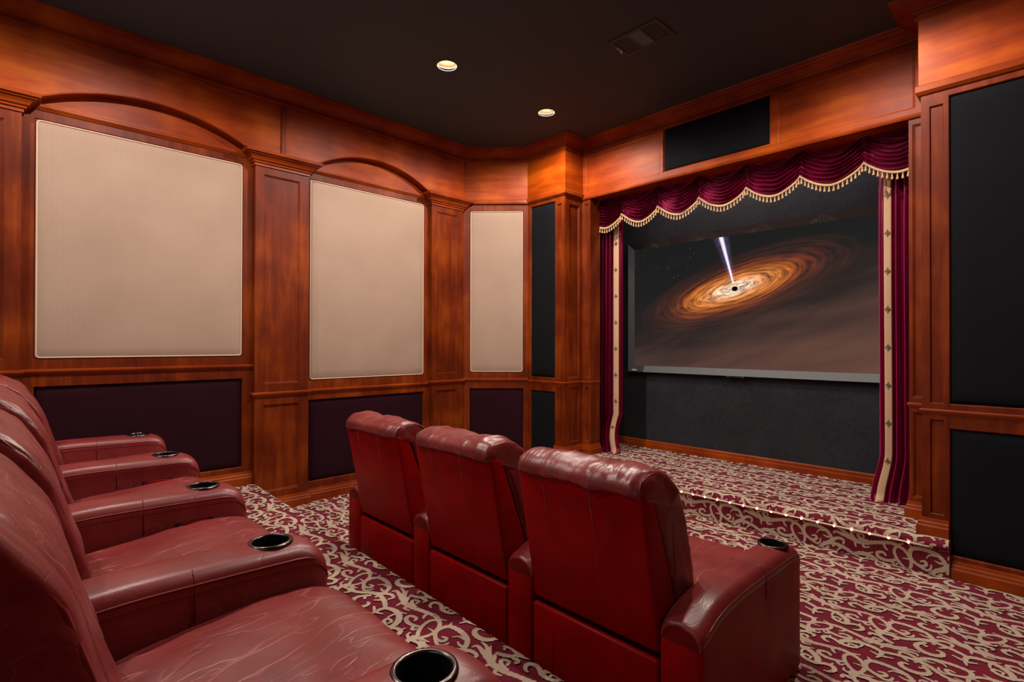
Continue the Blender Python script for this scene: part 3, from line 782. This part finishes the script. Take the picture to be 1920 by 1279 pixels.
    halo = M('SUBTRACT', 1.0, M('DIVIDE', d, M('MULTIPLY_ADD', t, 0.13, 0.02)), clamp=True)
    halo = M('MULTIPLY', M('MULTIPLY', halo, M('GREATER_THAN', t, 0.06)), M('MULTIPLY', nj.outputs[0], 0.55))
    def addc(prev, fac, col):
        mm = nd(nt, 'ShaderNodeMix', data_type='RGBA', blend_type='ADD'); nt.links.new(fac, mm.inputs[0]); nt.links.new(prev, mm.inputs[6]); mm.inputs[7].default_value = (*col, 1); return mm.outputs[2]
    c = addc(mh.outputs[2], halo, (0.30, 0.18, 0.42)); c = addc(c, core, (0.95, 0.90, 1.1))
    # stars in the upper left of the picture
    vo = nd(nt, 'ShaderNodeTexVoronoi', i_Scale=26.0); nt.links.new(tc, vo.inputs['Vector'])
    st = M('LESS_THAN', vo.outputs['Distance'], 0.055)
    sel = nd(nt, 'ShaderNodeSeparateColor'); nt.links.new(vo.outputs['Color'], sel.inputs[0])
    st = M('MULTIPLY', M('MULTIPLY', st, M('GREATER_THAN', sel.outputs[0], 0.45)), M('MULTIPLY', M('LESS_THAN', X, -0.55), M('GREATER_THAN', zr, 0.30)))
    c = addc(c, st, (0.5, 0.5, 0.54))
    nt.links.new(c, em.inputs[0]); em.inputs[1].default_value = 0.84
    return mt
def screen():
    root = empty('projection_screen', (SC[0], SC[1], SZ0))
    hw = (SX1-SX0)/2; H = SZ1-SZ0; fw = 0.072
    def bar(p, q, horizontal):
        # mitred, bevelled bar from outer corner p to q given as 4 outer/inner points
        bb = MB(); (o0, o1, i0, i1) = p
        V = []
        for (pt, y) in ((o0, 0.06), (o1, 0.06), (o0, -0.012), (o1, -0.012), (i0, 0.012), (i1, 0.012), (i0, 0.06), (i1, 0.06)):
            V.append((pt[0], y, pt[1]))
        bb.add(V, [(0, 1, 3, 2), (2, 3, 5, 4), (4, 5, 7, 6), (6, 7, 1, 0), (0, 2, 4, 6), (1, 7, 5, 3)])
        o = bb.build('frame_bar', grey_frame, root); return o
    oc = [(-hw, 0), (hw, 0), (hw, H), (-hw, H)]; ic = [(-hw+fw, fw), (hw-fw, fw), (hw-fw, H-fw), (-hw+fw, H-fw)]
    bars = [bar((oc[k], oc[(k+1) % 4], ic[k], ic[(k+1) % 4]), None, True) for k in range(4)]
    b = MB(); b.add([(-hw+fw-0.004, 0.014, fw-0.004-H/2), (hw-fw+0.004, 0.014, fw-0.004-H/2), (hw-fw+0.004, 0.014, H-fw+0.004-H/2), (-hw+fw-0.004, 0.014, H-fw+0.004-H/2)], [(0, 1, 2, 3)])
    s = b.build('screen_surface', screen_material(), root); s.location = (0, 0, H/2)
    s['label'] = 'projected picture of a glowing orange disc around a black hole'
    b = MB(); b.box(-hw+0.055, -hw+0.115, -0.015, -0.010, 0.012, 0.030); b.build('maker_plate', plate_mat, root, bevel=0.001)['label'] = 'small white plate'
    b = MB(); b.box(-0.235, -0.045, -0.012, 0.02, -0.014, 0.002); b.box(-0.225, -0.19, -0.02, 0.0, -0.02, -0.004); b.box(-0.07, -0.045, -0.02, 0.0, -0.02, -0.004)
    b.build('frame_clip', dark_plastic, root, bevel=0.002)
    tag(root, 'wide projection screen in a charcoal frame on the black wall', 'screen')
screen()

# ================================================================== stage curtains
def curtain(left):
    x_out, x_in = (-3.70, -3.325) if left else (-0.60, -0.958)
    sg = 1 if left else -1
    z0, z1 = STAGE+0.002, 3.02
    W = abs(x_in-x_out)
    root = empty('stage_curtain', (x_out, 4.87, STAGE))
    e1, e0 = (0.036, 0.098) if not left else (0.032, 0.112)   # border stripe, measured from the leading edge
    e1, e0 = (0.037, 0.083) if not left else (0.034, 0.108)
    def surf(s, z):
        """s = distance from the leading edge"""
        t = s
        fold = 0.0
        if t > e0:
            q = (t-e0)/(W-e0); ph = q*5.2*2*PI
            fold = 0.030*math.sin(ph)+0.010*math.sin(ph*2.1+1.3+z*0.8)
            fold *= min(1, (t-e0)/0.03)
        else:
            fold = -0.006*math.sin(PI*t/e0)+(0.02*max(0, (e1-t)/e1)**2)
        k = max(0.0, (0.62-z)/0.38); k = min(1.0, k)
        kick = k*k*(3-2*k)
        x = x_in-sg*t
        if not left:
            x += -0.055*kick*(1-0.8*t/W)
            y = 4.87+fold-0.03*kick+0.012*math.sin(z*2.1)
        else:
            x += (-0.05*math.sin(min(1, max(0, (0.66-z)/0.42))*PI)+0.02*kick)*(1-0.7*t/W)
            y = 4.87+fold-0.05*kick
        # puddle at the floor
        pd = max(0.0, (STAGE+0.06-z)/0.06)
        y -= pd*pd*(0.03+0.02*math.sin(40*t)); 
        return x-root.location.x, y-root.location.y, z-root.location.z
    zs = list(np.linspace(z1, 0.7, 26))+list(np.linspace(0.68, z0, 26))
    def sheet(name, s0, s1, n, mat, off, par):
        V = []; F = []
        for z in zs:
            for i in range(n+1):
                s = s0+(s1-s0)*i/n; x, y, zz = surf(s, z); V.append((x, y-off, zz))
        for j in range(len(zs)-1):
            for i in range(n):
                a = j*(n+1)+i; F.append((a, a+1, a+n+2, a+n+1))
        o = mk(name, V, F, mat, par, smooth=True)
        sd = o.modifiers.new('thickness', 'SOLIDIFY'); sd.thickness = 0.003; sd.offset = 0
        return o
    sheet('velvet_drape', 0.0, W, 90, vel_red, 0.0, root)
    br = sheet('border_stripe', e1, e0, 6, fab_gold, 0.005, root); br.data.materials[0] = stripe_mat
    br['label'] = 'tan border band with small diamond motifs'
    mid = (e1+e0)/2
    for k in range(9):
        z = 2.585-0.292*k-(0.0 if not left else 0.03)
        if z < 0.3: break
        x, y, zz = surf(mid, z)
        bb = MB(); r = 0.021
        for (ra, rb, yy) in ((r, r*0.72, -0.0085), (r*0.45, 0.0, -0.0085)):
            A = [(ra*math.cos(a), ra*1.15*math.sin(a)) for a in (0, PI/2, PI, 3*PI/2)]; B = [(rb*math.cos(a), rb*1.15*math.sin(a)) for a in (0, PI/2, PI, 3*PI/2)]
            V = [(x+p[0], y+yy, zz+p[1]) for p in A]+[(x+p[0], y+yy-0.002, zz+p[1]) for p in B]
            bb.add(V, [(i, (i+1) % 4, 4+(i+1) % 4, 4+i) for i in range(4)])
        for a in (0, PI/2, PI, 3*PI/2):
            px, pz = r*1.15*math.cos(a), r*1.3*math.sin(a)
            bb.add([(x+px-0.004, y-0.008, zz+pz), (x+px, y-0.008, zz+pz-0.004), (x+px+0.004, y-0.008, zz+pz), (x+px, y-0.008, zz+pz+0.004)], [(0, 1, 2, 3)])
        bb.build('diamond_motif', bronze, br).location = (0, 0, 0)
    tag(root, 'crimson velvet curtain at the left side of the screen' if left else 'crimson velvet curtain at the right side of the screen', 'curtain', 'stage curtains')
stripe_mat = cloth('tan_border', (0.40, 0.25, 0.14), (0.52, 0.34, 0.21), fine=400)
curtain(True); curtain(False)

# ================================================================== swagged valance with tasselled fringe
def valance():
    root = empty('valance', (-2.118, 4.755, 3.03))
    ox, oy, oz = root.location
    G = [-3.655, -3.217, -2.787, -2.350, -1.908, -1.469, -1.020, -0.575]
    HT, SAG = 0.228, 0.112
    def sag(s): return (1-(2*abs(s-0.5))**1.75)
    def zl(s, t): return 3.055-HT*t-SAG*sag(s)
    tass = None
    for g in range(len(G)-1):
        xa, xb = G[g], G[g+1]
        nS, nT = 44, 120; V = []; F = []
        for j in range(nT+1):
            t = -0.5+1.5*j/nT
            for i in range(nS+1):
                s = i/nS; z = min(3.06, zl(s, t))
                e = min(s, 1-s)
                q = t*13.0+0.9*noise.noise(Vector((s*3+g*5.3, t*2, 1.0)))
                ridge = (1-abs(math.sin(PI*q*0.5)))**1.3
                am = 0.034*(1-math.exp(-e/0.06))+0.006
                vis = max(0.0, min(1.0, (t+0.18)/0.2))
                y = 4.755-0.012*sag(s)*(0.4+0.6*max(0, t))-am*ridge*vis
                y -= 0.026*math.exp(-(e/0.045)**2)+0.006*math.exp(-(e/0.05)**2)*math.sin(t*70)
                V.append((xa+(xb-xa)*s-ox, y-oy, z-oz))
        for j in range(nT):
            for i in range(nS):
                a = j*(nS+1)+i; F.append((a, a+nS+1, a+nS+2, a+1))
        o = mk('swag', V, F, vel_red, root, smooth=True)
        # braid along the hem
        pts = []
        for s in np.linspace(0, 1, 33):
            z = zl(s, 1.0); e = min(s, 1-s); y = 4.755-0.030-0.026*math.exp(-(e/0.045)**2)
            pts.append((xa+(xb-xa)*s-ox, y-oy, z-oz))
        b = MB(); W = 0.011
        V = []; F = []
        for (x, y, z) in pts: V += [(x, y, z+W), (x, y-0.006, z+W*0.6), (x, y-0.006, z-W*0.6), (x, y, z-W), (x, y+0.004, z)]
        n = 5
        for i in range(len(pts)-1):
            for k in range(n): F.append((i*n+k, i*n+(k+1) % n, (i+1)*n+(k+1) % n, (i+1)*n+k))
        fr_ = mk('fringe_braid', V, F, fab_gold, o)
        # tassels, evenly spaced along the hem
        P3 = [Vector(p) for p in pts]; L = [0]
        for i in range(1, len(P3)): L.append(L[-1]+(P3[i]-P3[i-1]).length)
        N = 16
        for k in range(N):
            d = (k+0.5)/N*L[-1]; i = max(q for q in range(len(L)-1) if L[q] <= d); p = P3[i].lerp(P3[i+1], (d-L[i])/(L[i+1]-L[i]))
            if p.x+ox > -0.60 or p.x+ox < -3.60: continue
            if tass is None:
                bb = MB(); bb.lathe([(0.0022, 0.0), (0.0022, -0.012), (0.0062, -0.016), (0.0058, -0.022), (0.0048, -0.025), (0.0078, -0.034), (0.0098, -0.047), (0.0060, -0.050)], 0, 0, 8, cap1=True)
                t_ = bb.build('tassel', fab_gold, o, smooth=True); tass = t_.data
            else:
                t_ = put('tassel', tass, o)
            t_.location = (p.x, p.y-0.001, p.z-0.006)
    b = MB(); b.box(G[0]-ox, G[-1]-ox, -0.002, 0.018, -0.005, 0.03); b.build('pelmet_board', wood_h, root)
    tag(root, 'swagged crimson velvet valance with gold tasselled fringe above the screen', 'valance')
valance()

# ================================================================== rope light under the stage nosing
def rope():
    root = empty('rope_light', (-2.1, 4.122, 0.186))
    x0, x1 = -3.74, -0.555
    b = MB(); b.tube([(x-root.location.x, 0, 0) for x in np.linspace(x0, x1, 24)], 0.0055, 8)
    b.build('clear_tube', rope_mat, root, smooth=True)
    bb = MB(); bb.lathe([(0.0005, -0.0075), (0.0055, -0.005), (0.0075, 0), (0.0055, 0.005), (0.0005, 0.0075)], 0, 0, 8)
    me = None
    x = -0.657
    while x > x0:
        if me is None: o = bb.build('bulb', bulb_mat, root, smooth=True); me = o.data
        else: o = put('bulb', me, root)
        o.location = (x-root.location.x, -0.003, 0.0)
        x -= 0.1037
    tag(root, 'string of small warm bulbs along the stage step edge', 'rope light')
rope()

# light bar added unseen behind the valance to brighten recess wall and stage carpet
def fill_light_bar():
    root = empty('added_light_bar', (-2.118, 5.02, 3.42))
    b = MB(); b.box(-1.15, 1.15, -0.045, 0.045, -0.05, -0.001); b.build('housing', vent_metal, root, bevel=0.006)
    b = MB(); b.box(-1.12, 1.12, -0.03, 0.03, -0.056, -0.049); b.build('diffuser', lamp_glass, root, bevel=0.002)
    ld = bpy.data.lights.new('fill_bar_lamp', 'AREA'); ld.shape = 'RECTANGLE'; ld.size = 2.2; ld.size_y = 0.06; ld.energy = 16.0; ld.color = (1.0, 0.92, 0.88)
    lo = bpy.data.objects.new('fill_bar_lamp', ld); C.objects.link(lo); lo.parent = root; lo.location = (0, 0, -0.06)
    tag(root, 'slim light bar added unseen behind the valance to brighten the recess', 'light bar')
fill_light_bar()
# ================================================================== recliners
def loft(w, sec, nu, p=7.0, ends=0.0, disp=None, seed=0, center=None):
    """soft body: closed section (y,z) carried across the width w, drawn in at both ends"""
    sec = np.array(sec, float); m_ = len(sec)
    c = np.array(center) if center is not None else sec.mean(0)
    V = []; F = []
    us = [math.sin(PI/2*k) for k in np.linspace(-1, 1, nu)]
    us = [math.copysign(abs(u)**0.8, u) for u in us]
    for u in us:
        k = (max(0.0, 1-abs(u)**p))**(1.0/p); k = ends+(1-ends)*k; k = max(k, 0.02)
        for q in sec:
            y, z = c+(q-c)*k; V.append((u*w/2, y, z))
    for i in range(nu-1):
        for k in range(m_):
            F.append((i*m_+k, (i+1)*m_+k, (i+1)*m_+(k+1) % m_, i*m_+(k+1) % m_))
    F.append(tuple(range(m_))); F.append(tuple((nu-1)*m_+k for k in range(m_-1, -1, -1)))
    me = bpy.data.meshes.new('soft'); me.from_pydata(V, [], F); me.update()
    bm = bmesh.new(); bm.from_mesh(me); bmesh.ops.recalc_face_normals(bm, faces=bm.faces); bm.to_mesh(me); bm.free()
    if disp:
        nv = len(me.vertices); co = np.empty(nv*3); me.vertices.foreach_get('co', co); co = co.reshape(-1, 3)
        nm = np.empty(nv*3); me.vertex_normals.foreach_get('vector', nm); nm = nm.reshape(-1, 3)
        out = np.array([co[i]+nm[i]*disp(co[i], nm[i], seed) for i in range(nv)])
        me.vertices.foreach_set('co', out.ravel())
    me.polygons.foreach_set('use_smooth', [True]*len(me.polygons)); me.update()
    return me
def cr_closed(pts, n):
    """closed Catmull-Rom through pts"""
    P_ = np.array(pts, float); N = len(P_); r = []
    for i in range(N):
        p0, p1, p2, p3 = P_[i-1], P_[i], P_[(i+1) % N], P_[(i+2) % N]
        for t in np.arange(n)/n:
            r.append(.5*((2*p1)+(-p0+p2)*t+(2*p0-5*p1+4*p2-p3)*t*t+(-p0+3*p1-3*p2+p3)*t**3))
    return r
def ridged(p, f, seed):
    v = noise.noise(Vector((p[0]*f[0]+seed*7.1, p[1]*f[1]+seed*3.3, p[2]*f[2]-seed*1.7)))
    return (1-abs(v)*2.2)
def wr_head(p, n, s):
    a = ridged(p, (9, 5, 6), s); b_ = ridged((p[0]+0.2*p[2], p[1], p[2]), (22, 9, 12), s+1)
    c = noise.noise(Vector((p[0]*6+s*3, p[1]*6, p[2]*6)))
    return 0.0045*max(0, a)**2*1.3+0.0032*max(0, b_)**2+0.008*c
def wr_back(p, n, s, W=0.3):
    top = max(0.0, min(1.0, (p[2]-0.84)/0.10))
    side = abs(p[0])/W
    # front: soft vertical folds and a bolster crease down each side
    a = noise.noise(Vector((p[0]*7+s*2.3+1.2*p[2], p[1]*3, p[2]*2.0+s))); b_ = noise.noise(Vector((p[0]*16+s+4*p[2], p[1]*5, p[2]*4)))
    cr = math.exp(-((side-0.72)/0.045)**2)*(1 if n[1] > 0.2 else 0)
    f = 0.010*a+0.0035*b_-0.012*cr
    # top: gathers running over the roll, pinched at the rear seam
    wx = p[0]+0.02*noise.noise(Vector((p[0]*9, p[1]*14+s, s)))+0.25*p[1]*noise.noise(Vector((p[0]*4+s, 2.0, s)))
    g1 = ridged((wx, p[1]*0.5, 0), (16, 7, 1), s); g2 = ridged((wx, p[1]*0.6, 0), (37, 12, 1), s+3)
    lump = noise.noise(Vector((p[0]*7+s*3, p[1]*7, s)))
    t = 0.0050*max(0, g1)**2+0.0034*max(0, g2)**2+0.012*lump+0.004*noise.noise(Vector((p[0]*20+s, p[1]*20, p[2]*10)))
    sd = 0.0
    if abs(n[0]) > 0.6: sd = 0.004*noise.noise(Vector((p[1]*22+s, p[2]*34, s*1.0)))+0.006*noise.noise(Vector((p[1]*9, p[2]*14+s, 3)))
    return f*(1-top)+t*top+sd
def wr_seat(p, n, s):
    a = ridged((p[0]+0.6*p[1], p[1], p[2]), (5, 7, 5), s); b_ = ridged((p[0]-0.8*p[1], p[1], p[2]), (14, 16, 9), s+3)
    return 0.004*max(0, a)**2+0.0022*max(0, b_)**2+0.008*noise.noise(Vector((p[0]*4+s*2, p[1]*4, p[2]*4)))

def lin(pts, t):
    for i in range(len(pts)-1):
        if t <= pts[i+1][0]:
            a, b_ = pts[i], pts[i+1]; k = (t-a[0])/(b_[0]-a[0]); k = max(0, min(1, k)); return a[1]+(b_[1]-a[1])*k
    return pts[-1][1]
def smooth_lin(pts, t, h=0.05): return sum(lin(pts, t+d*h) for d in (-1, -0.5, 0, 0.5, 1))/5
ARM_TOP = [(0, 0.475), (0.05, 0.505), (0.15, 0.537), (0.35, 0.548), (0.55, 0.544), (0.80, 0.536), (1.0, 0.53)]
def arm_mesh(hw, L, z0, dz, extra, rr=0.05, keep=None, cup=None):
    """arm body (keep=None) or its padded top cover (keep = drop of the cover below the top)"""
    ys = [0.0, 0.004, 0.012, 0.025]+list(np.linspace(0.05, L-0.10, 22))+[L-0.10+0.10*math.sin(a) for a in np.linspace(0.12, PI/2, 11)]
    V = []; F = []; rings = []
    for y in ys:
        zt = smooth_lin(ARM_TOP, y)+dz+extra
        f = max(0.0, (y-(L-0.10))/0.10); drop = 0.085*(1-math.sqrt(max(0, 1-f*f)))
        g = max(0.0, (y-(L-0.045))/0.045); sh = 0.03*(1-math.sqrt(max(0, 1-g*g)))
        bk = max(0.0, (0.025-y)/0.025); shb = 0.010*(1-math.sqrt(max(0, 1-bk*bk))); zt -= shb
        h = hw+extra-sh-shb; zt -= drop
        zb = z0 if keep is None else zt-keep+0.4*drop
        pts = [(-h, zb)]
        for k in range(7):
            a = PI-k*PI/12; pts.append((-h+rr+rr*math.cos(a), zt-rr+rr*math.sin(a)))
        for k in (-0.5, 0.0, 0.5): pts.append((k*(h-rr), zt+0.006*(1-k*k)))
        for k in range(7):
            a = PI/2-k*PI/12; pts.append((h-rr+rr*math.cos(a), zt-rr+rr*math.sin(a)))
        pts.append((h, zb))
        rings.append([(x, y, z) for x, z in pts])
    m_ = len(rings[0]); V = [p for r in rings for p in r]
    for i in range(len(rings)-1):
        for k in range(m_-1): F.append((i*m_+k, i*m_+k+1, (i+1)*m_+k+1, (i+1)*m_+k))
        F.append((i*m_+m_-1, i*m_, (i+1)*m_, (i+1)*m_+m_-1))
    F.append(tuple(range(m_-1, -1, -1))); F.append(tuple((len(rings)-1)*m_+k for k in range(m_)))
    me = bpy.data.meshes.new('arm'); me.from_pydata(V, [], F)
    bm = bmesh.new(); bm.from_mesh(me); bmesh.ops.recalc_face_normals(bm, faces=bm.faces); bm.to_mesh(me); bm.free()
    if cup:
        o = bpy.data.objects.new('tmp', me); C.objects.link(o)
        cb = MB(); cb.lathe([(cup[1], 0.30), (cup[1], 0.80)], 0, cup[0], 40, cap0=True, cap1=True); co = cb.build('tmp_cut')
        bmx = bmesh.new(); bmx.from_mesh(co.data); bmesh.ops.recalc_face_normals(bmx, faces=bmx.faces); bmx.to_mesh(co.data); bmx.free()
        md = o.modifiers.new('b', 'BOOLEAN'); md.operation = 'DIFFERENCE'; md.object = co; md.solver = 'EXACT'
        dg = bpy.context.evaluated_depsgraph_get(); ne = bpy.data.meshes.new_from_object(o.evaluated_get(dg))
        bpy.data.objects.remove(o); bpy.data.objects.remove(co); me = ne
    me.polygons.foreach_set('use_smooth', [True]*len(me.polygons))
    try: me.set_sharp_from_angle(angle=math.radians(50))
    except Exception: pass
    me.update()
    return me
def setm(me, *mats):
    me.materials.clear()
    for x in mats: me.materials.append(x)
    return me

class Kind:
    """meshes shared by the recliners of one row"""
    def __init__(s, win, armw, L, dz, cup_y, cup_r, side_mat):
        s.win, s.armw, s.L, s.dz, s.cup_y, s.cup_r = win, armw, L, dz, cup_y, cup_r
        hw = armw/2
        s.arm = setm(arm_mesh(hw, L-0.002, 0.03, dz, -0.0012, cup=(cup_y, cup_r+0.001)), side_mat)
        s.pad = setm(arm_mesh(hw, L, 0.03, dz, 0.0, keep=0.056, cup=(cup_y, cup_r+0.001)), lea_arm)
        zt = smooth_lin(ARM_TOP, cup_y)+dz+0.005
        b = MB()
        b.lathe([(cup_r-0.003, zt-0.09), (cup_r-0.003, zt+0.001)], 0, cup_y, 40, mi=1)
        b.lathe([(0.001, zt-0.088), (cup_r-0.003, zt-0.088)], 0, cup_y, 40, mi=1)
        b.lathe([(cup_r-0.003, zt-0.012), (cup_r-0.002, zt+0.003), (cup_r+0.003, zt+0.005), (cup_r+0.009, zt+0.003), (cup_r+0.011, zt-0.003)], 0, cup_y, 40, mi=0)
        o = b.build('tmp', None, None, True, 0, [chrome, dark_plastic]); s.cup = o.data; bpy.data.objects.remove(o)
        # stitched welt along both upper edges of the arm
        s.welt = []; s.seam = []
        ym = L*0.56; zm = smooth_lin(ARM_TOP, ym)+dz
        for sg in (-1, 1):
            pts = []
            for y in np.linspace(0.03, L-0.05, 26):
                zt_ = smooth_lin(ARM_TOP, y)+dz; f = max(0.0, (y-(L-0.10))/0.10); zt_ -= 0.085*(1-math.sqrt(max(0, 1-f*f)))
                pts.append((sg*(hw-0.0025), y, zt_-0.034))
            b = MB(); b.tube(pts, 0.003, 6)
            o = b.build('tmp', lea_arm, None, True); s.welt.append(o.data); bpy.data.objects.remove(o)
            # vertical seam across the arm
            b = MB(); b.tube([(sg*(hw+0.0005), ym, zm-0.13), (sg*(hw+0.0005), ym, zm-0.05), (sg*(hw-0.004), ym, zm-0.028), (sg*(hw-0.018), ym, zm-0.009), (sg*(hw-0.036), ym, zm-0.001)], 0.0016, 6)
            o = b.build('tmp', lea_arm, None, True); s.seam.append(o.data); bpy.data.objects.remove(o)
        # lever recess on the seat side
        b = MB(); yl = L*0.76; zl_ = 0.415+dz
        b.box(hw-0.006, hw+0.0015, yl-0.066, yl+0.066, zl_-0.016, zl_+0.016, 0)
        b.tube([(hw-0.002, yl-0.055, zl_+0.004), (hw+0.0, yl-0.042, zl_+0.008), (hw+0.0, yl+0.042, zl_+0.008), (hw-0.002, yl+0.055, zl_+0.004)], 0.006, 8, mi=1)
        o = b.build('tmp', None, None, False, 0, [dark_plastic, lea_back]); s.lever = o.data; bpy.data.objects.remove(o)
        # base box, rear panel with top lip
        w_ = win/2
        b = MB(); b.box(-w_+0.004, w_-0.004, 0.012, 0.74, 0.03, 0.30)
        o = b.build('tmp', lea_back, None, bevel=0.012); s.base = o.data; bpy.data.objects.remove(o)
        b = MB(); b.box(-w_+0.002, w_-0.002, 0.0, 0.03, 0.03, 0.352); o = b.build('tmp', lea_back, None, True, bevel=0.012, seg=3); s.rear = o.data; bpy.data.objects.remove(o)
        s.rseam = []; s.bseam = []
        for fx in (-0.30, 0.22):
            b = MB(); b.tube([(fx*win, -0.0004, 0.04), (fx*win, -0.0004, 0.345)], 0.0013, 5)
            o = b.build('tmp', lea_back, None, True); s.rseam.append(o.data); bpy.data.objects.remove(o)
        # backrest shell: leaning wedge
        pr = [(0.008, 0.372), (0.17, 0.372), (0.105, 0.59), (-0.025, 0.930), (-0.098, 0.938)]
        b = MB(); n = len(pr); ww = w_-0.004
        V = [(-ww, y, z) for y, z in pr]+[(ww, y, z) for y, z in pr]
        b.add(V, [tuple(range(n)), tuple(range(2*n-1, n-1, -1))]+[(i, n+i, n+(i+1) % n, (i+1) % n) for i in range(n)])
        o = b.build('tmp', lea_back, None, True, bevel=0.014, seg=4); s.shell = o.data
        try: s.shell.set_sharp_from_angle(angle=math.radians(40))
        except Exception: pass
        bpy.data.objects.remove(o)
        for fx in (-0.26, 0.12):
            b = MB(); b.tube([(fx*win, 0.0075, 0.385), (fx*win, -0.0965, 0.925)], 0.0017, 5)
            o = b.build('tmp', lea_arm, None, True); s.bseam.append(o.data); bpy.data.objects.remove(o)
        # footrest panel
        b = MB(); b.box(-w_+0.006, w_-0.006, L-0.13, L-0.045, 0.05, 0.33); o = b.build('tmp', lea_worn, None, True, bevel=0.03, seg=4); s.foot = o.data; bpy.data.objects.remove(o)
    def soft(s, seed):
        w_ = s.win
        front = cr_closed([(-0.104, 0.927), (-0.113, 0.946), (-0.102, 0.976), (-0.06, 1.002), (0.0, 1.010), (0.06, 0.996), (0.118, 0.955), (0.168, 0.897), (0.211, 0.82), (0.243, 0.71), (0.268, 0.62), (0.294, 0.53), (0.292, 0.44), (0.23, 0.39), (0.15, 0.40), (0.115, 0.56), (0.055, 0.74), (0.0, 0.875), (-0.03, 0.915)], 4)
        seat = cr_closed([(0.22, 0.30), (0.22, 0.395), (0.32, 0.422), (0.5, 0.440), (0.68, 0.456), (s.L-0.06, 0.458), (s.L+0.005, 0.435), (s.L+0.02, 0.38), (s.L-0.005, 0.32), (0.6, 0.30)], 5)
        f = setm(loft(w_-0.014, front, 90, 12, disp=lambda p, n, q: wr_back(p, n, q, w_/2), seed=seed, center=(0.10, 0.86)), lea_worn)
        # welt where the side gusset meets the top
        h = []
        for sg in (-1, 1):
            bb = MB()
            bb.tube([(sg*(w_/2-0.016), y, z) for y, z in ((-0.10, 0.938), (-0.085, 0.975), (-0.045, 0.992), (0.0, 0.996), (0.055, 0.983), (0.105, 0.948), (0.155, 0.89), (0.197, 0.815), (0.228, 0.71), (0.253, 0.62))], 0.004, 6)
            o = bb.build('tmp', lea_worn, None, True); h.append(o.data); bpy.data.objects.remove(o)
        t = setm(loft(w_-0.024, seat, 44, 8, disp=wr_seat, seed=seed+9), lea_worn)
        return f, h, t

def recliner(K, x, y, z, rz, seed, label, group, left_arm, lever=False):
    root = empty('recliner', (x, y, z), rz)
    tag(root, label, 'recliner', group)
    def part(name, me, par=root, loc=(0, 0, 0)):
        o = put(name, me, par); o.location = loc; return o
    part('base', K.base); rp = part('rear_panel', K.rear); [part('seam', q, rp) for q in K.rseam]
    sh = part('back_shell', K.shell); [part('seam', q, sh) for q in K.bseam]
    f, h, t = K.soft(seed)
    bc = part('back_cushion', f); [part('welt', q, bc) for q in h]; part('seat_cushion', t); part('footrest', K.foot)
    off = K.win/2+K.armw/2
    for sg in ((-1, 1) if left_arm else (1,)):
        a = part('armrest', K.arm, root, (sg*off, 0, 0))
        part('arm_pad', K.pad, a)
        for q in (0, 1): part('welt', K.welt[q], a); part('seam', K.seam[q], a)
        c = part('cup_holder', K.cup, a); c['label'] = 'dark metal cup holder'
        if sg > 0 and lever: part('recline_lever', K.lever, a)
    return root
KF = Kind(0.600, 0.157, 0.955, 0.026, 0.815, 0.052, lea_back)
KB = Kind(0.671, 0.203, 0.868, 0.024, 0.715, 0.055, lea_arm)
FRONT = [(-2.770, 'left one of the three red leather recliners in the front row'),
         (-2.002, 'middle one of the three red leather recliners in the front row'),
         (-1.245, 'right one of the three red leather recliners in the front row')]
fx = [-3.080, -2.457, -1.702, -0.944]
xc = -1.2455
for i, (x, lab) in enumerate(FRONT):
    recliner(KF, xc-(2-i)*0.7575, 1.605, 0.0, 0.0, 11+i*4, lab, 'front row recliners', i == 0)
BACK = ['red leather recliner of the back row closest to the panelled left wall',
        'second red leather recliner from the left wall in the back row',
        'third red leather recliner from the left wall in the back row',
        'nearest red leather recliner of the back row, at the bottom left']
for i, lab in enumerate(BACK):
    x = -3.900+0.8745*i
    recliner(KB, x, -0.140+(-1.27-x)*0.0215, PLAT, 0.0, 40+i*4, lab, 'back row recliners', i == 0, i < 2)
